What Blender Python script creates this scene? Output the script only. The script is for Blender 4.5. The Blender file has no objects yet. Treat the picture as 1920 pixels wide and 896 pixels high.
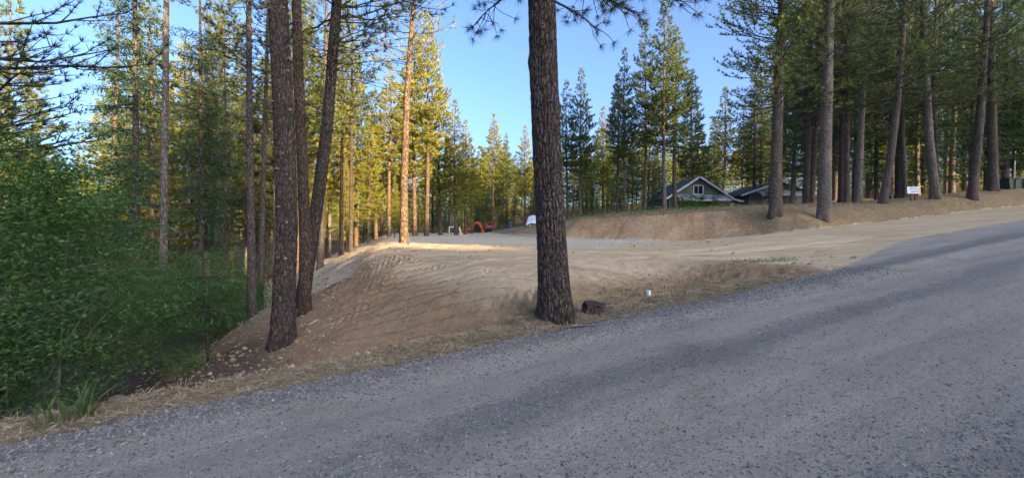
import bpy, math, random
import numpy as np

# ------------------------------------------------------------------ camera, sky, sun, exposure
SC = bpy.context.scene
COL = SC.collection
F = 780.0            # focal length in photograph pixels (1920 wide)
HZ = 430.0           # horizon row in the photograph
EYE = 1.6
cam_d = bpy.data.cameras.new('camera')
cam_d.sensor_width = 36.0
cam_d.lens = 36.0 * F / 1920.0
cam_d.shift_y = -(448.0 - HZ) / 1920.0
cam_d.clip_start = 0.05
cam_d.clip_end = 3000.0
cam = bpy.data.objects.new('camera', cam_d)
COL.objects.link(cam)
cam.location = (0, 0, EYE)
cam.rotation_euler = (math.radians(90), 0, 0)
SC.camera = cam

SUN_AZ = math.radians(138.0)     # clockwise from +Y: behind the camera, to the right
SUN_EL = math.radians(13.0)
SUN_DIR = np.array([math.sin(SUN_AZ) * math.cos(SUN_EL), math.cos(SUN_AZ) * math.cos(SUN_EL), math.sin(SUN_EL)])
world = bpy.data.worlds.new('World')
SC.world = world
world.use_nodes = True
wn = world.node_tree
bg = wn.nodes['Background']
sky = wn.nodes.new('ShaderNodeTexSky')
sky.sky_type = 'NISHITA'
sky.sun_disc = False
sky.sun_elevation = SUN_EL
sky.sun_rotation = SUN_AZ
sky.altitude = 900.0
sky.air_density = 0.62
sky.dust_density = 10.0
sky.ozone_density = 3.3
wn.links.new(sky.outputs[0], bg.inputs[0])
bg.inputs[1].default_value = 0.15
sun_d = bpy.data.lights.new('sun', 'SUN')
sun_d.energy = 5.0
sun_d.angle = math.radians(0.6)
sun_d.color = (1.0, 0.74, 0.38)
sun = bpy.data.objects.new('sun', sun_d)
COL.objects.link(sun)
sun.rotation_euler = (math.pi / 2 - SUN_EL, 0, math.pi - SUN_AZ)
SC.view_settings.view_transform = 'Standard'
SC.view_settings.look = 'None'
SC.view_settings.gamma = 1.0
SC.view_settings.exposure = 2.16
SC.cycles.use_denoising = True
SC.cycles.denoiser = 'OPENIMAGEDENOISE'
SC.cycles.denoising_prefilter = 'ACCURATE'
SC.cycles.denoising_input_passes = 'RGB_ALBEDO_NORMAL'
world.cycles.sampling_method = 'MANUAL'
world.cycles.sample_map_resolution = 2048
SC.cycles.max_bounces = 6
SC.cycles.diffuse_bounces = 3
SC.cycles.transmission_bounces = 3

RNG = np.random.default_rng(7)

# ------------------------------------------------------------------ mesh helpers
class Acc:
    def __init__(self):
        self.V, self.T, self.Q, self.n = [], [], [], 0
    def add(self, V, T=None, Q=None):
        V = np.asarray(V, float).reshape(-1, 3)
        if T is not None:
            self.T.append(np.asarray(T, np.int64).reshape(-1, 3) + self.n)
        if Q is not None:
            self.Q.append(np.asarray(Q, np.int64).reshape(-1, 4) + self.n)
        self.V.append(V)
        self.n += len(V)
    def box(self, c, s, rz=0.0, rx=0.0, ry=0.0):
        h = np.array(s, float) / 2
        v = np.array([[x, y, z] for x in (-1, 1) for y in (-1, 1) for z in (-1, 1)], float) * h
        v = rot(v, rx, ry, rz) + np.array(c, float)
        self.add(v, Q=[[0, 1, 3, 2], [4, 6, 7, 5], [0, 4, 5, 1], [2, 3, 7, 6], [0, 2, 6, 4], [1, 5, 7, 3]])
    def beam(self, a, b, w, h):
        a = np.array(a, float); b = np.array(b, float); d = b - a; L = np.linalg.norm(d); d /= L
        u = np.cross(d, [0, 0, 1.0])
        if np.linalg.norm(u) < 1e-3: u = np.array([1.0, 0, 0])
        u /= np.linalg.norm(u); w_ = np.cross(u, d)
        v = [p + u * sx * w / 2 + w_ * sz * h / 2 for p in (a, b) for sx in (-1, 1) for sz in (-1, 1)]
        self.add(v, Q=[[0, 1, 3, 2], [4, 6, 7, 5], [0, 4, 5, 1], [2, 3, 7, 6], [0, 2, 6, 4], [1, 5, 7, 3]])
    def prism(self, poly, y0, y1):
        """extrude an (x,z) polygon along y"""
        n = len(poly)
        v = [[p[0], y0, p[1]] for p in poly] + [[p[0], y1, p[1]] for p in poly]
        q = [[i, (i + 1) % n, n + (i + 1) % n, n + i] for i in range(n)]
        t = [[0, i + 1, i] for i in range(1, n - 1)] + [[n, n + i, n + i + 1] for i in range(1, n - 1)]
        self.add(v, T=t, Q=q)
    def tube(self, P, R, k=6, cap=True):
        P = np.asarray(P, float); n = len(P); R = np.broadcast_to(np.asarray(R, float), (n,))
        d = np.gradient(P, axis=0); d /= np.linalg.norm(d, axis=1)[:, None] + 1e-9
        ref = np.where(np.abs(d[:, 2:3]) > 0.9, np.array([[1.0, 0, 0]]), np.array([[0, 0, 1.0]]))
        u = np.cross(ref, d); u /= np.linalg.norm(u, axis=1)[:, None] + 1e-9
        w = np.cross(d, u)
        a = np.arange(k) * 2 * np.pi / k
        V = P[:, None, :] + R[:, None, None] * (np.cos(a)[None, :, None] * u[:, None, :] + np.sin(a)[None, :, None] * w[:, None, :])
        i = np.arange(n - 1)[:, None] * k; j = np.arange(k)[None, :]; j2 = (j + 1) % k
        Q = np.stack([i + j, i + j2, i + k + j2, i + k + j], -1).reshape(-1, 4)
        T = None
        if cap:
            b = (n - 1) * k
            T = [[0, q + 1, q] for q in range(1, k - 1)] + [[b, b + q, b + q + 1] for q in range(1, k - 1)]
        self.add(V.reshape(-1, 3), T=T, Q=Q)
    def mesh(self, name, mat, smooth=False, attrs=None):
        V = np.concatenate(self.V) if self.V else np.zeros((0, 3))
        T = np.concatenate(self.T) if self.T else np.zeros((0, 3), np.int64)
        Q = np.concatenate(self.Q) if self.Q else np.zeros((0, 4), np.int64)
        me = bpy.data.meshes.new(name)
        me.vertices.add(len(V)); me.vertices.foreach_set('co', V.astype(np.float32).ravel())
        nl = T.size + Q.size
        me.loops.add(nl); me.loops.foreach_set('vertex_index', np.concatenate([T.ravel(), Q.ravel()]).astype(np.int32))
        st = np.concatenate([np.arange(len(T)) * 3, T.size + np.arange(len(Q)) * 4]).astype(np.int32)
        me.polygons.add(len(st)); me.polygons.foreach_set('loop_start', st)
        me.polygons.foreach_set('use_smooth', np.full(len(st), smooth, bool))
        if attrs:
            for k_, a_ in attrs.items():
                at = me.attributes.new(k_, 'FLOAT', 'POINT'); at.data.foreach_set('value', np.asarray(a_, np.float32))
        me.update(calc_edges=True)
        me.materials.append(mat)
        return me

def rot(v, rx=0, ry=0, rz=0):
    v = np.asarray(v, float)
    c, s = math.cos(rx), math.sin(rx); v = v @ np.array([[1, 0, 0], [0, c, s], [0, -s, c]])
    c, s = math.cos(ry), math.sin(ry); v = v @ np.array([[c, 0, -s], [0, 1, 0], [s, 0, c]])
    c, s = math.cos(rz), math.sin(rz); v = v @ np.array([[c, s, 0], [-s, c, 0], [0, 0, 1]])
    return v

def tag(o, label=None, cat=None, group=None, kind=None):
    if label: o['label'] = label
    if cat: o['category'] = cat
    if group: o['group'] = group
    if kind: o['kind'] = kind
    return o

def obj(name, me, parent=None, loc=None):
    o = bpy.data.objects.new(name, me); COL.objects.link(o)
    if parent is not None: o.parent = parent
    if loc is not None: o.location = loc
    return o

def empty(name, loc, rz=0.0, sc=1.0):
    o = bpy.data.objects.new(name, None); COL.objects.link(o)
    o.location = loc; o.rotation_euler = (0, 0, rz); o.scale = (sc, sc, sc)
    o.empty_display_size = 0.2
    return o

def norm(a):
    return a / (np.linalg.norm(a, axis=-1, keepdims=True) + 1e-9)

# numpy value noise
_TAB = np.random.default_rng(3).random((256, 256))
def vn(x, y):
    xi = np.floor(x).astype(np.int64); yi = np.floor(y).astype(np.int64)
    fx = x - xi; fy = y - yi
    fx = fx * fx * (3 - 2 * fx); fy = fy * fy * (3 - 2 * fy)
    a = _TAB[xi & 255, yi & 255]; b = _TAB[(xi + 1) & 255, yi & 255]
    c = _TAB[xi & 255, (yi + 1) & 255]; d = _TAB[(xi + 1) & 255, (yi + 1) & 255]
    return (a * (1 - fx) + b * fx) * (1 - fy) + (c * (1 - fx) + d * fx) * fy
def fbm(x, y, o=4):
    t = 0; a = 0.5
    for i in range(o):
        t = t + a * (vn(x + 17.3 * i, y - 9.1 * i) - 0.5); x = x * 2.03; y = y * 2.03; a *= 0.5
    return t
def sst(a, b, x):
    t = np.clip((x - a) / (b - a), 0, 1); return t * t * (3 - 2 * t)
def smin(a, b, k):
    h = np.clip(0.5 + 0.5 * (b - a) / k, 0, 1); return b * (1 - h) + a * h - k * h * (1 - h)
def smax(a, b, k): return -smin(-a, -b, k)

# ------------------------------------------------------------------ materials
def newmat(name):
    m = bpy.data.materials.new(name); m.use_nodes = True
    t = m.node_tree; b = t.nodes['Principled BSDF']
    b.inputs['Roughness'].default_value = 0.85
    b.inputs['Specular IOR Level'].default_value = 0.25
    return m, t, b
def nd(t, typ, **kw):
    n = t.nodes.new('ShaderNode' + typ)
    for k, v in kw.items(): setattr(n, k, v)
    return n
def ramp(t, fac, stops):
    r = t.nodes.new('ShaderNodeValToRGB')
    while len(r.color_ramp.elements) < len(stops): r.color_ramp.elements.new(0.5)
    for e, (p, c) in zip(r.color_ramp.elements, stops):
        e.position = p; e.color = (*c, 1)
    t.links.new(fac, r.inputs[0]); return r.outputs[0]
def mixc(t, fac, a, b, mode='MIX'):
    n = nd(t, 'MixRGB', blend_type=mode)
    for i, v in ((0, fac), (1, a), (2, b)):
        if hasattr(v, 'is_linked'): t.links.new(v, n.inputs[i])
        elif i == 0: n.inputs[0].default_value = v
        else: n.inputs[i].default_value = (*v, 1)
    return n.outputs[0]
def noise(t, vec, scale, detail=4, rough=0.55):
    n = nd(t, 'TexNoise'); n.inputs['Scale'].default_value = scale; n.inputs['Detail'].default_value = detail
    n.inputs['Roughness'].default_value = rough
    if vec is not None: t.links.new(vec, n.inputs['Vector'])
    return n.outputs['Fac']
def mapped(t, vec, scale=(1, 1, 1), rz=0.0):
    if rz:
        r = nd(t, 'Mapping'); r.inputs['Rotation'].default_value = (0, 0, rz); t.links.new(vec, r.inputs['Vector']); vec = r.outputs[0]
    m = nd(t, 'Mapping'); m.inputs['Scale'].default_value = scale
    t.links.new(vec, m.inputs['Vector']); return m.outputs[0]
def mrange(t, v, a, b, c=0.0, d=1.0, smooth=True):
    m = nd(t, 'MapRange'); m.inputs[1].default_value = a; m.inputs[2].default_value = b; m.inputs[3].default_value = c; m.inputs[4].default_value = d
    if smooth: m.interpolation_type = 'SMOOTHSTEP'
    t.links.new(v, m.inputs[0]); return m.outputs[0]
def mathn(t, op, a, b):
    n = nd(t, 'Math', operation=op)
    for i, v in ((0, a), (1, b)):
        if hasattr(v, 'is_linked'): t.links.new(v, n.inputs[i])
        else: n.inputs[i].default_value = v
    return n.outputs[0]
def bump(t, b, h, strength, dist):
    n = nd(t, 'Bump'); n.inputs['Strength'].default_value = strength; n.inputs['Distance'].default_value = dist
    t.links.new(h, n.inputs['Height']); t.links.new(n.outputs[0], b.inputs['Normal']); return n

def mat_plain(name, col, rough=0.7, var=0.12, scale=6.0, metal=0.0, spec=0.3):
    m, t, b = newmat(name)
    tc = nd(t, 'TexCoord').outputs['Object']
    f = noise(t, tc, scale, 5)
    lo = tuple(c * (1 - var) for c in col); hi = tuple(min(1, c * (1 + var)) for c in col)
    t.links.new(ramp(t, f, [(0.3, lo), (0.7, hi)]), b.inputs['Base Color'])
    b.inputs['Roughness'].default_value = rough; b.inputs['Metallic'].default_value = metal
    b.inputs['Specular IOR Level'].default_value = spec
    return m

def mat_leaf(name, a, b_, c, transl=0.4, scale=1.2, rough=0.55):
    m, t, b = newmat(name)
    tc = nd(t, 'TexCoord').outputs['Object']
    g = nd(t, 'NewGeometry').outputs['Random Per Island']
    oi = nd(t, 'ObjectInfo').outputs['Random']
    f = noise(t, tc, scale, 3)
    f = mathn(t, 'ADD', mathn(t, 'MULTIPLY', f, 0.9), mathn(t, 'MULTIPLY', g, 0.35))
    f = mathn(t, 'ADD', f, mathn(t, 'MULTIPLY', mathn(t, 'SUBTRACT', oi, 0.5), 0.25))
    col = ramp(t, f, [(0.3, a), (0.62, b_), (0.95, c)])
    t.links.new(col, b.inputs['Base Color'])
    b.inputs['Roughness'].default_value = rough
    b.inputs['Specular IOR Level'].default_value = 0.3
    tr = nd(t, 'BsdfTranslucent'); t.links.new(mixc(t, 1.0, col, (1.15, 1.25, 0.6), 'MULTIPLY'), tr.inputs[0])
    mx = nd(t, 'MixShader'); mx.inputs[0].default_value = transl
    t.links.new(b.outputs[0], mx.inputs[1]); t.links.new(tr.outputs[0], mx.inputs[2])
    t.links.new(mx.outputs[0], t.nodes['Material Output'].inputs[0])
    return m

def mat_bark(name, dark, mid, light, sc=(9, 9, 3.0), strength=0.7):
    m, t, b = newmat(name)
    tc = nd(t, 'TexCoord').outputs['Object']
    w = nd(t, 'VectorMath', operation='ADD'); nz = nd(t, 'TexNoise'); nz.inputs['Scale'].default_value = 5.0
    t.links.new(tc, nz.inputs['Vector'])
    s_ = nd(t, 'VectorMath', operation='SCALE'); s_.inputs['Scale'].default_value = 0.12; t.links.new(nz.outputs['Color'], s_.inputs[0])
    t.links.new(tc, w.inputs[0]); t.links.new(s_.outputs[0], w.inputs[1])
    mp = mapped(t, w.outputs[0], sc)
    v = nd(t, 'TexVoronoi', feature='DISTANCE_TO_EDGE'); v.inputs['Scale'].default_value = 1.0; t.links.new(mp, v.inputs['Vector'])
    v2 = nd(t, 'TexVoronoi', feature='F1'); v2.inputs['Scale'].default_value = 1.0; t.links.new(mp, v2.inputs['Vector'])
    fl = noise(t, mapped(t, tc, (30, 30, 60)), 1.0, 5, 0.7)
    big = noise(t, tc, 0.8, 3)
    edge = mrange(t, v.outputs['Distance'], 0.0, 0.22)
    sep = nd(t, 'SeparateColor'); t.links.new(v2.outputs['Color'], sep.inputs[0])
    fc = mathn(t, 'ADD', mathn(t, 'MULTIPLY', fl, 0.75), mathn(t, 'MULTIPLY', sep.outputs[0], 0.3))
    plate = ramp(t, fc, [(0.3, mid), (0.75, light)])
    plate = mixc(t, mrange(t, big, 0.4, 0.7), plate, mixc(t, 1.0, plate, (0.8, 0.72, 0.66), 'MULTIPLY'))
    t.links.new(mixc(t, edge, dark, plate), b.inputs['Base Color'])
    b.inputs['Roughness'].default_value = 0.95; b.inputs['Specular IOR Level'].default_value = 0.1
    h = mathn(t, 'ADD', mathn(t, 'MULTIPLY', edge, 0.8), mathn(t, 'MULTIPLY', fl, 0.4))
    bump(t, b, h, strength, 0.03)
    return m

def mat_island(name, stops, rough=0.9, bumpy=0.0):
    m, t, b = newmat(name)
    g = nd(t, 'NewGeometry').outputs['Random Per Island']
    tc = nd(t, 'TexCoord').outputs['Object']
    n = noise(t, tc, 40.0, 3)
    f = mathn(t, 'ADD', mathn(t, 'MULTIPLY', g, 0.8), mathn(t, 'MULTIPLY', n, 0.25))
    t.links.new(ramp(t, f, stops), b.inputs['Base Color'])
    b.inputs['Roughness'].default_value = rough
    return m

M = {}
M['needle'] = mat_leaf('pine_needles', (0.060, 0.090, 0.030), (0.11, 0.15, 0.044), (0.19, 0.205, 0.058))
M['needle_sun'] = mat_leaf('pine_needles_sun_tint', (0.12, 0.145, 0.026), (0.25, 0.245, 0.040), (0.40, 0.325, 0.055))  # pine needles with the low sun's yellow glow put into the base colour
M['needle_near'] = mat_leaf('pine_needles_long', (0.025, 0.040, 0.016), (0.045, 0.060, 0.022), (0.075, 0.085, 0.035), transl=0.2)
M['needle_dull'] = mat_leaf('pine_needles_dull', (0.062, 0.086, 0.036), (0.11, 0.135, 0.052), (0.175, 0.17, 0.068))
M['fir'] = mat_leaf('fir_needles', (0.036, 0.076, 0.036), (0.062, 0.115, 0.05), (0.11, 0.16, 0.06), transl=0.2)
M['leaf'] = mat_leaf('shrub_leaves', (0.042, 0.095, 0.026), (0.082, 0.16, 0.042), (0.17, 0.25, 0.08), scale=2.2)
M['leaf_mid'] = mat_leaf('shrub_leaves_yellowish', (0.050, 0.095, 0.026), (0.095, 0.155, 0.042), (0.19, 0.25, 0.085), scale=2.6)
M['leaf_light'] = mat_leaf('sapling_leaves', (0.06, 0.13, 0.03), (0.09, 0.19, 0.04), (0.15, 0.26, 0.06), scale=2)
M['grass'] = mat_leaf('grass_blades', (0.06, 0.11, 0.03), (0.11, 0.16, 0.05), (0.20, 0.22, 0.09), scale=4)
M['drygrass'] = mat_leaf('dry_grass', (0.20, 0.145, 0.08), (0.33, 0.25, 0.14), (0.46, 0.36, 0.21), transl=0.2, scale=1.0)
M['litter'] = mat_island('fallen_needles', [(0.0, (0.14, 0.092, 0.05)), (0.4, (0.30, 0.21, 0.115)), (0.75, (0.45, 0.335, 0.195)), (1.0, (0.58, 0.46, 0.28))])
M['bark_dark'] = mat_bark('bark_dark', (0.040, 0.030, 0.025), (0.078, 0.060, 0.051), (0.15, 0.118, 0.10), (26, 26, 6.0), 0.8)
M['bark_grey'] = mat_bark('bark_grey', (0.060, 0.046, 0.038), (0.115, 0.090, 0.075), (0.21, 0.168, 0.14), (18, 18, 5.0), 0.8)
M['bark_orange'] = mat_bark('bark_orange', (0.05, 0.034, 0.024), (0.13, 0.085, 0.058), (0.23, 0.155, 0.105), (9, 9, 3.0), 0.7)
M['bark_brown'] = mat_bark('bark_brown', (0.045, 0.030, 0.022), (0.10, 0.068, 0.050), (0.18, 0.125, 0.095), (26, 26, 6.0), 0.8)
M['bark_pale'] = mat_bark('bark_pale', (0.08, 0.066, 0.056), (0.15, 0.127, 0.108), (0.25, 0.218, 0.186), (18, 18, 5.0), 0.6)
M['twig'] = mat_plain('twig_bark', (0.045, 0.035, 0.030), 0.95, 0.35, 9)
M['twig_pale'] = mat_plain('twig_bark_pale', (0.13, 0.11, 0.095), 0.95, 0.35, 9)
M['cutwood'] = mat_plain('cut_wood', (0.20, 0.14, 0.09), 0.8, 0.25, 20)
M['palewood'] = mat_plain('pale_timber', (0.55, 0.46, 0.33), 0.75, 0.15, 12)
M['gravel'] = mat_island('gravel_stones', [(0.0, (0.055, 0.050, 0.047)), (0.4, (0.15, 0.138, 0.125)), (0.8, (0.28, 0.255, 0.225)), (1.0, (0.43, 0.39, 0.34))])
M['clod'] = mat_island('soil_clods', [(0.0, (0.16, 0.10, 0.06)), (0.5, (0.27, 0.182, 0.116)), (0.85, (0.38, 0.27, 0.175)), (1.0, (0.55, 0.45, 0.33))])
M['rock'] = mat_plain('tan_rock', (0.20, 0.15, 0.10), 0.95, 0.35, 14)
M['siding'] = mat_plain('green_siding', (0.15, 0.165, 0.12), 0.8, 0.10, 3)
M['white'] = mat_plain('white_paint', (0.55, 0.56, 0.57), 0.55, 0.06, 4)
M['metalroof'] = mat_plain('grey_metal_roof', (0.36, 0.37, 0.40), 0.45, 0.10, 2, spec=0.5)
M['darkroof'] = mat_plain('dark_shingles', (0.06, 0.06, 0.062), 0.9, 0.2, 8)
M['orange'] = mat_plain('orange_paint', (0.50, 0.060, 0.025), 0.45, 0.12, 5)
M['red'] = mat_plain('red_car_paint', (0.45, 0.028, 0.022), 0.25, 0.06, 3, spec=0.6)
M['black'] = mat_plain('black_rubber', (0.018, 0.018, 0.019), 0.8, 0.2, 9)
M['steel'] = mat_plain('worn_steel', (0.22, 0.21, 0.20), 0.5, 0.2, 9, metal=0.6)
M['blue'] = mat_plain('blue_plastic', (0.06, 0.14, 0.26), 0.5, 0.1, 4)
M['signwhite'] = mat_plain('sign_face', (0.66, 0.72, 0.80), 0.5, 0.04, 5)
M['ink'] = mat_plain('sign_print', (0.10, 0.13, 0.22), 0.6, 0.1, 8)
M['greenbox'] = mat_plain('dark_green_paint', (0.030, 0.055, 0.040), 0.55, 0.15, 4)
M['pipe'] = mat_plain('white_pipe', (0.70, 0.70, 0.68), 0.5, 0.06, 8)
def mat_glass():
    m, t, b = newmat('window_glass'); b.inputs['Base Color'].default_value = (0.02, 0.025, 0.03, 1)
    b.inputs['Roughness'].default_value = 0.06; b.inputs['Specular IOR Level'].default_value = 0.8
    n = noise(t, nd(t, 'TexCoord').outputs['Object'], 1.0, 2); bump(t, b, n, 0.05, 0.02); return m
M['glass'] = mat_glass()

def mat_ground():
    m, t, b = newmat('ground')
    P = nd(t, 'NewGeometry').outputs['Position']
    def at(n): return nd(t, 'Attribute', attribute_name=n).outputs['Fac']
    n1 = noise(t, P, 0.7, 5); n2 = noise(t, P, 5.0, 6, 0.65); n3 = noise(t, P, 38.0, 5, 0.7); n4 = noise(t, P, 140.0, 3, 0.7); n5 = noise(t, P, 14.0, 6, 0.75)
    along = noise(t, mapped(t, P, (0.25, 3.2, 1), math.atan2(-0.447, 0.894)), 1.0, 5, 0.6)   # streaks along the road
    streak = noise(t, mapped(t, P, (0.22, 2.2, 1), 0.12), 1.0, 6, 0.65)                         # tyre smears on the pad
    def mk0(name): return mrange(t, mathn(t, 'ADD', at(name), mathn(t, 'ADD', mathn(t, 'MULTIPLY', mathn(t, 'SUBTRACT', n5, 0.5), 1.5), mathn(t, 'MULTIPLY', mathn(t, 'SUBTRACT', n2, 0.5), 0.9))), 0.3, 0.75)
    # forest floor
    forest = ramp(t, mathn(t, 'ADD', mathn(t, 'MULTIPLY', n2, 0.6), mathn(t, 'MULTIPLY', n3, 0.5)), [(0.35, (0.050, 0.038, 0.024)), (0.55, (0.115, 0.090, 0.052)), (0.75, (0.20, 0.165, 0.09))])
    # brown fill
    fb = mathn(t, 'ADD', mathn(t, 'MULTIPLY', n2, 0.35), mathn(t, 'ADD', mathn(t, 'MULTIPLY', n3, 0.4), mathn(t, 'MULTIPLY', n5, 0.35)))
    brown = ramp(t, fb, [(0.36, (0.20, 0.117, 0.060)), (0.55, (0.37, 0.233, 0.130)), (0.78, (0.54, 0.37, 0.22))])
    tan = ramp(t, mathn(t, 'ADD', mathn(t, 'MULTIPLY', streak, 0.75), mathn(t, 'ADD', mathn(t, 'MULTIPLY', n3, 0.15), mathn(t, 'MULTIPLY', n5, 0.25))), [(0.34, (0.34, 0.215, 0.115)), (0.53, (0.59, 0.415, 0.235)), (0.75, (0.74, 0.565, 0.36))])
    pale = ramp(t, mathn(t, 'ADD', mathn(t, 'MULTIPLY', streak, 0.7), mathn(t, 'MULTIPLY', n2, 0.4)), [(0.38, (0.47, 0.375, 0.255)), (0.58, (0.62, 0.52, 0.385)), (0.78, (0.72, 0.63, 0.49))])
    cut = ramp(t, mathn(t, 'ADD', mathn(t, 'MULTIPLY', n2, 0.6), mathn(t, 'MULTIPLY', n1, 0.5)), [(0.36, (0.31, 0.17, 0.082)), (0.55, (0.49, 0.305, 0.162)), (0.75, (0.64, 0.46, 0.28))])
    verge = ramp(t, mathn(t, 'ADD', mathn(t, 'MULTIPLY', n2, 0.5), mathn(t, 'MULTIPLY', n3, 0.6)), [(0.35, (0.15, 0.102, 0.058)), (0.55, (0.31, 0.22, 0.13)), (0.78, (0.47, 0.36, 0.22))])
    grassy = ramp(t, mathn(t, 'ADD', mathn(t, 'MULTIPLY', n2, 0.5), mathn(t, 'MULTIPLY', n3, 0.6)), [(0.35, (0.15, 0.10, 0.054)), (0.55, (0.31, 0.215, 0.115)), (0.78, (0.46, 0.34, 0.19))])
    rf = mathn(t, 'ADD', mathn(t, 'MULTIPLY', along, 0.5), mathn(t, 'ADD', mathn(t, 'MULTIPLY', mathn(t, 'ADD', n3, n4), 0.2), mathn(t, 'MULTIPLY', n5, 0.2)))
    road = ramp(t, rf, [(0.34, (0.25, 0.208, 0.16)), (0.52, (0.38, 0.318, 0.245)), (0.7, (0.50, 0.42, 0.33))])
    vor = nd(t, 'TexVoronoi', feature='F1'); vor.inputs['Scale'].default_value = 55.0; t.links.new(P, vor.inputs['Vector'])
    sp = nd(t, 'SeparateColor'); t.links.new(vor.outputs['Color'], sp.inputs[0])
    stone = mrange(t, vor.outputs['Distance'], 0.28, 0.42, 1.0, 0.0)
    pick = mrange(t, sp.outputs[0], 0.62, 0.64)
    scol = ramp(t, sp.outputs[1], [(0.0, (0.08, 0.075, 0.072)), (0.6, (0.25, 0.235, 0.225)), (1.0, (0.5, 0.48, 0.46))])
    road = mixc(t, mathn(t, 'MULTIPLY', mk0('m_loose'), 0.6), road, ramp(t, mathn(t, 'ADD', mathn(t, 'MULTIPLY', n3, 0.6), mathn(t, 'MULTIPLY', n4, 0.4)), [(0.36, (0.115, 0.105, 0.095)), (0.55, (0.215, 0.195, 0.172)), (0.72, (0.36, 0.33, 0.295))]))
    road = mixc(t, mrange(t, n1, 0.52, 0.72), road, mixc(t, 1.0, road, (0.86, 0.83, 0.79), 'MULTIPLY'))
    road = mixc(t, mathn(t, 'MULTIPLY', stone, pick), road, scol)
    def mk(name, amt=0.55, w=0.16):
        j = mathn(t, 'ADD', at(name), mathn(t, 'MULTIPLY', mathn(t, 'SUBTRACT', mathn(t, 'ADD', mathn(t, 'MULTIPLY', n2, 0.6), mathn(t, 'MULTIPLY', n3, 0.4)), 0.5), amt))
        return mrange(t, j, 0.5 - w, 0.5 + w)
    c = forest
    c = mixc(t, mk('m_grass'), c, grassy)
    c = mixc(t, mk('m_dirt'), c, brown)
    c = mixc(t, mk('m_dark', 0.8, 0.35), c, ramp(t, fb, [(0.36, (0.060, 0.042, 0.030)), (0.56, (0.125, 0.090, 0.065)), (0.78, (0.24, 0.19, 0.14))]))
    c = mixc(t, mk('m_tan', 0.9, 0.35), c, tan)
    c = mixc(t, mk('m_cut', 0.6, 0.25), c, cut)
    c = mixc(t, mk('m_pale', 0.9, 0.35), c, pale)
    c = mixc(t, mk('m_verge', 0.7), c, verge)
    c = mixc(t, mk('m_road', 0.7, 0.2), c, road)
    t.links.new(c, b.inputs['Base Color'])
    b.inputs['Roughness'].default_value = 0.95; b.inputs['Specular IOR Level'].default_value = 0.12
    h = mathn(t, 'ADD', mathn(t, 'MULTIPLY', n3, 0.6), mathn(t, 'MULTIPLY', n4, 0.25))
    h = mathn(t, 'ADD', h, mathn(t, 'MULTIPLY', mathn(t, 'MULTIPLY', stone, pick), 0.5))
    h = mathn(t, 'ADD', h, mathn(t, 'ADD', mathn(t, 'MULTIPLY', n2, 0.6), mathn(t, 'MULTIPLY', n5, 0.9)))
    bump(t, b, h, 0.9, 0.05)
    return m
M['ground'] = mat_ground()

# ------------------------------------------------------------------ terrain
NAT = np.array([
    (16.6, 22.8, 2.6), (14.5, 25, 2.85), (19, 26, 2.95), (11.2, 30, 2.9), (4.6, 34, 2.4), (2.3, 45, 1.95), (-2.5, 76, 1.4), (30, 32, 3.8), (33, 33, 4.3),
    (41, 35, 5.0), (24, 28, 3.3), (24, 36, 3.75), (21, 52, 3.7), (33, 60, 4.2), (40, 47, 3.5), (66, 50, 6), (50, 90, 7), (10, 90, 4.0), (-10, 98, 1.0), (-15, 40, -2.6), (-30, 75, -2.5),
    (-10, 16, -2.15), (-14, 12, -3.0), (-9, 8, -2.2), (-6, 5.5, -1.5), (-5, 3.6, -1.2), (-25, 15, -5), (-40, 30, -6.5), (-60, 60, -6), (-45, 95, -3),
    (-80, 120, 0), (-150, 150, 18), (-100, 210, 20), (0, 260, 15), (150, 160, 20), (200, 50, 18), (10, -15, 0.5), (-20, -15, -2), (40, -20, 3), (0, -60, 4),
    (60, -60, 9), (-60, -60, -4), (-100, 0, -8), (300, -200, 30), (-300, -200, 0), (-500, 300, 30), (500, 300, 30), (0, 600, 25), (0, -600, 10), (0, 15, 0.0), (5, 22, 0.9)], float)
def _phi(r): return np.sqrt(r * r + 9.0)
_A = _phi(np.linalg.norm(NAT[:, None, :2] - NAT[None, :, :2], axis=2)) + np.eye(len(NAT)) * -0.5
_W = np.linalg.solve(_A, NAT[:, 2] - 1.0)
def natural(x, y):
    z = np.full(x.shape, 1.0)
    for (a, b, _), w in zip(NAT, _W): z = z + w * _phi(np.hypot(x - a, y - b))
    return z
TOE = np.array([(-8, 110), (-6, 85), (-4, 75), (0, 46), (3.8, 32.5), (8.2, 28.4), (11.8, 26.4), (15.0, 23.3), (17.0, 23.0), (20, 23.9), (28, 27.6), (38, 31.3), (62, 38.5)], float)
def toe_dist(x, y):
    best = np.full(x.shape, 1e9); side = np.ones(x.shape)
    for (ax, ay), (bx, by) in zip(TOE[:-1], TOE[1:]):
        dx, dy = bx - ax, by - ay; L2 = dx * dx + dy * dy
        u = np.clip(((x - ax) * dx + (y - ay) * dy) / L2, 0, 1)
        d = np.hypot(x - ax - u * dx, y - ay - u * dy)
        s = np.sign(dx * (y - ay) - dy * (x - ax))
        m = d < best - 1e-9; best = np.where(m, d, best); side = np.where(m, s, side)
    return best * side
def sp(x, y): return 0.894 * x + 0.447 * y, -0.447 * x + 0.894 * y
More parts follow.
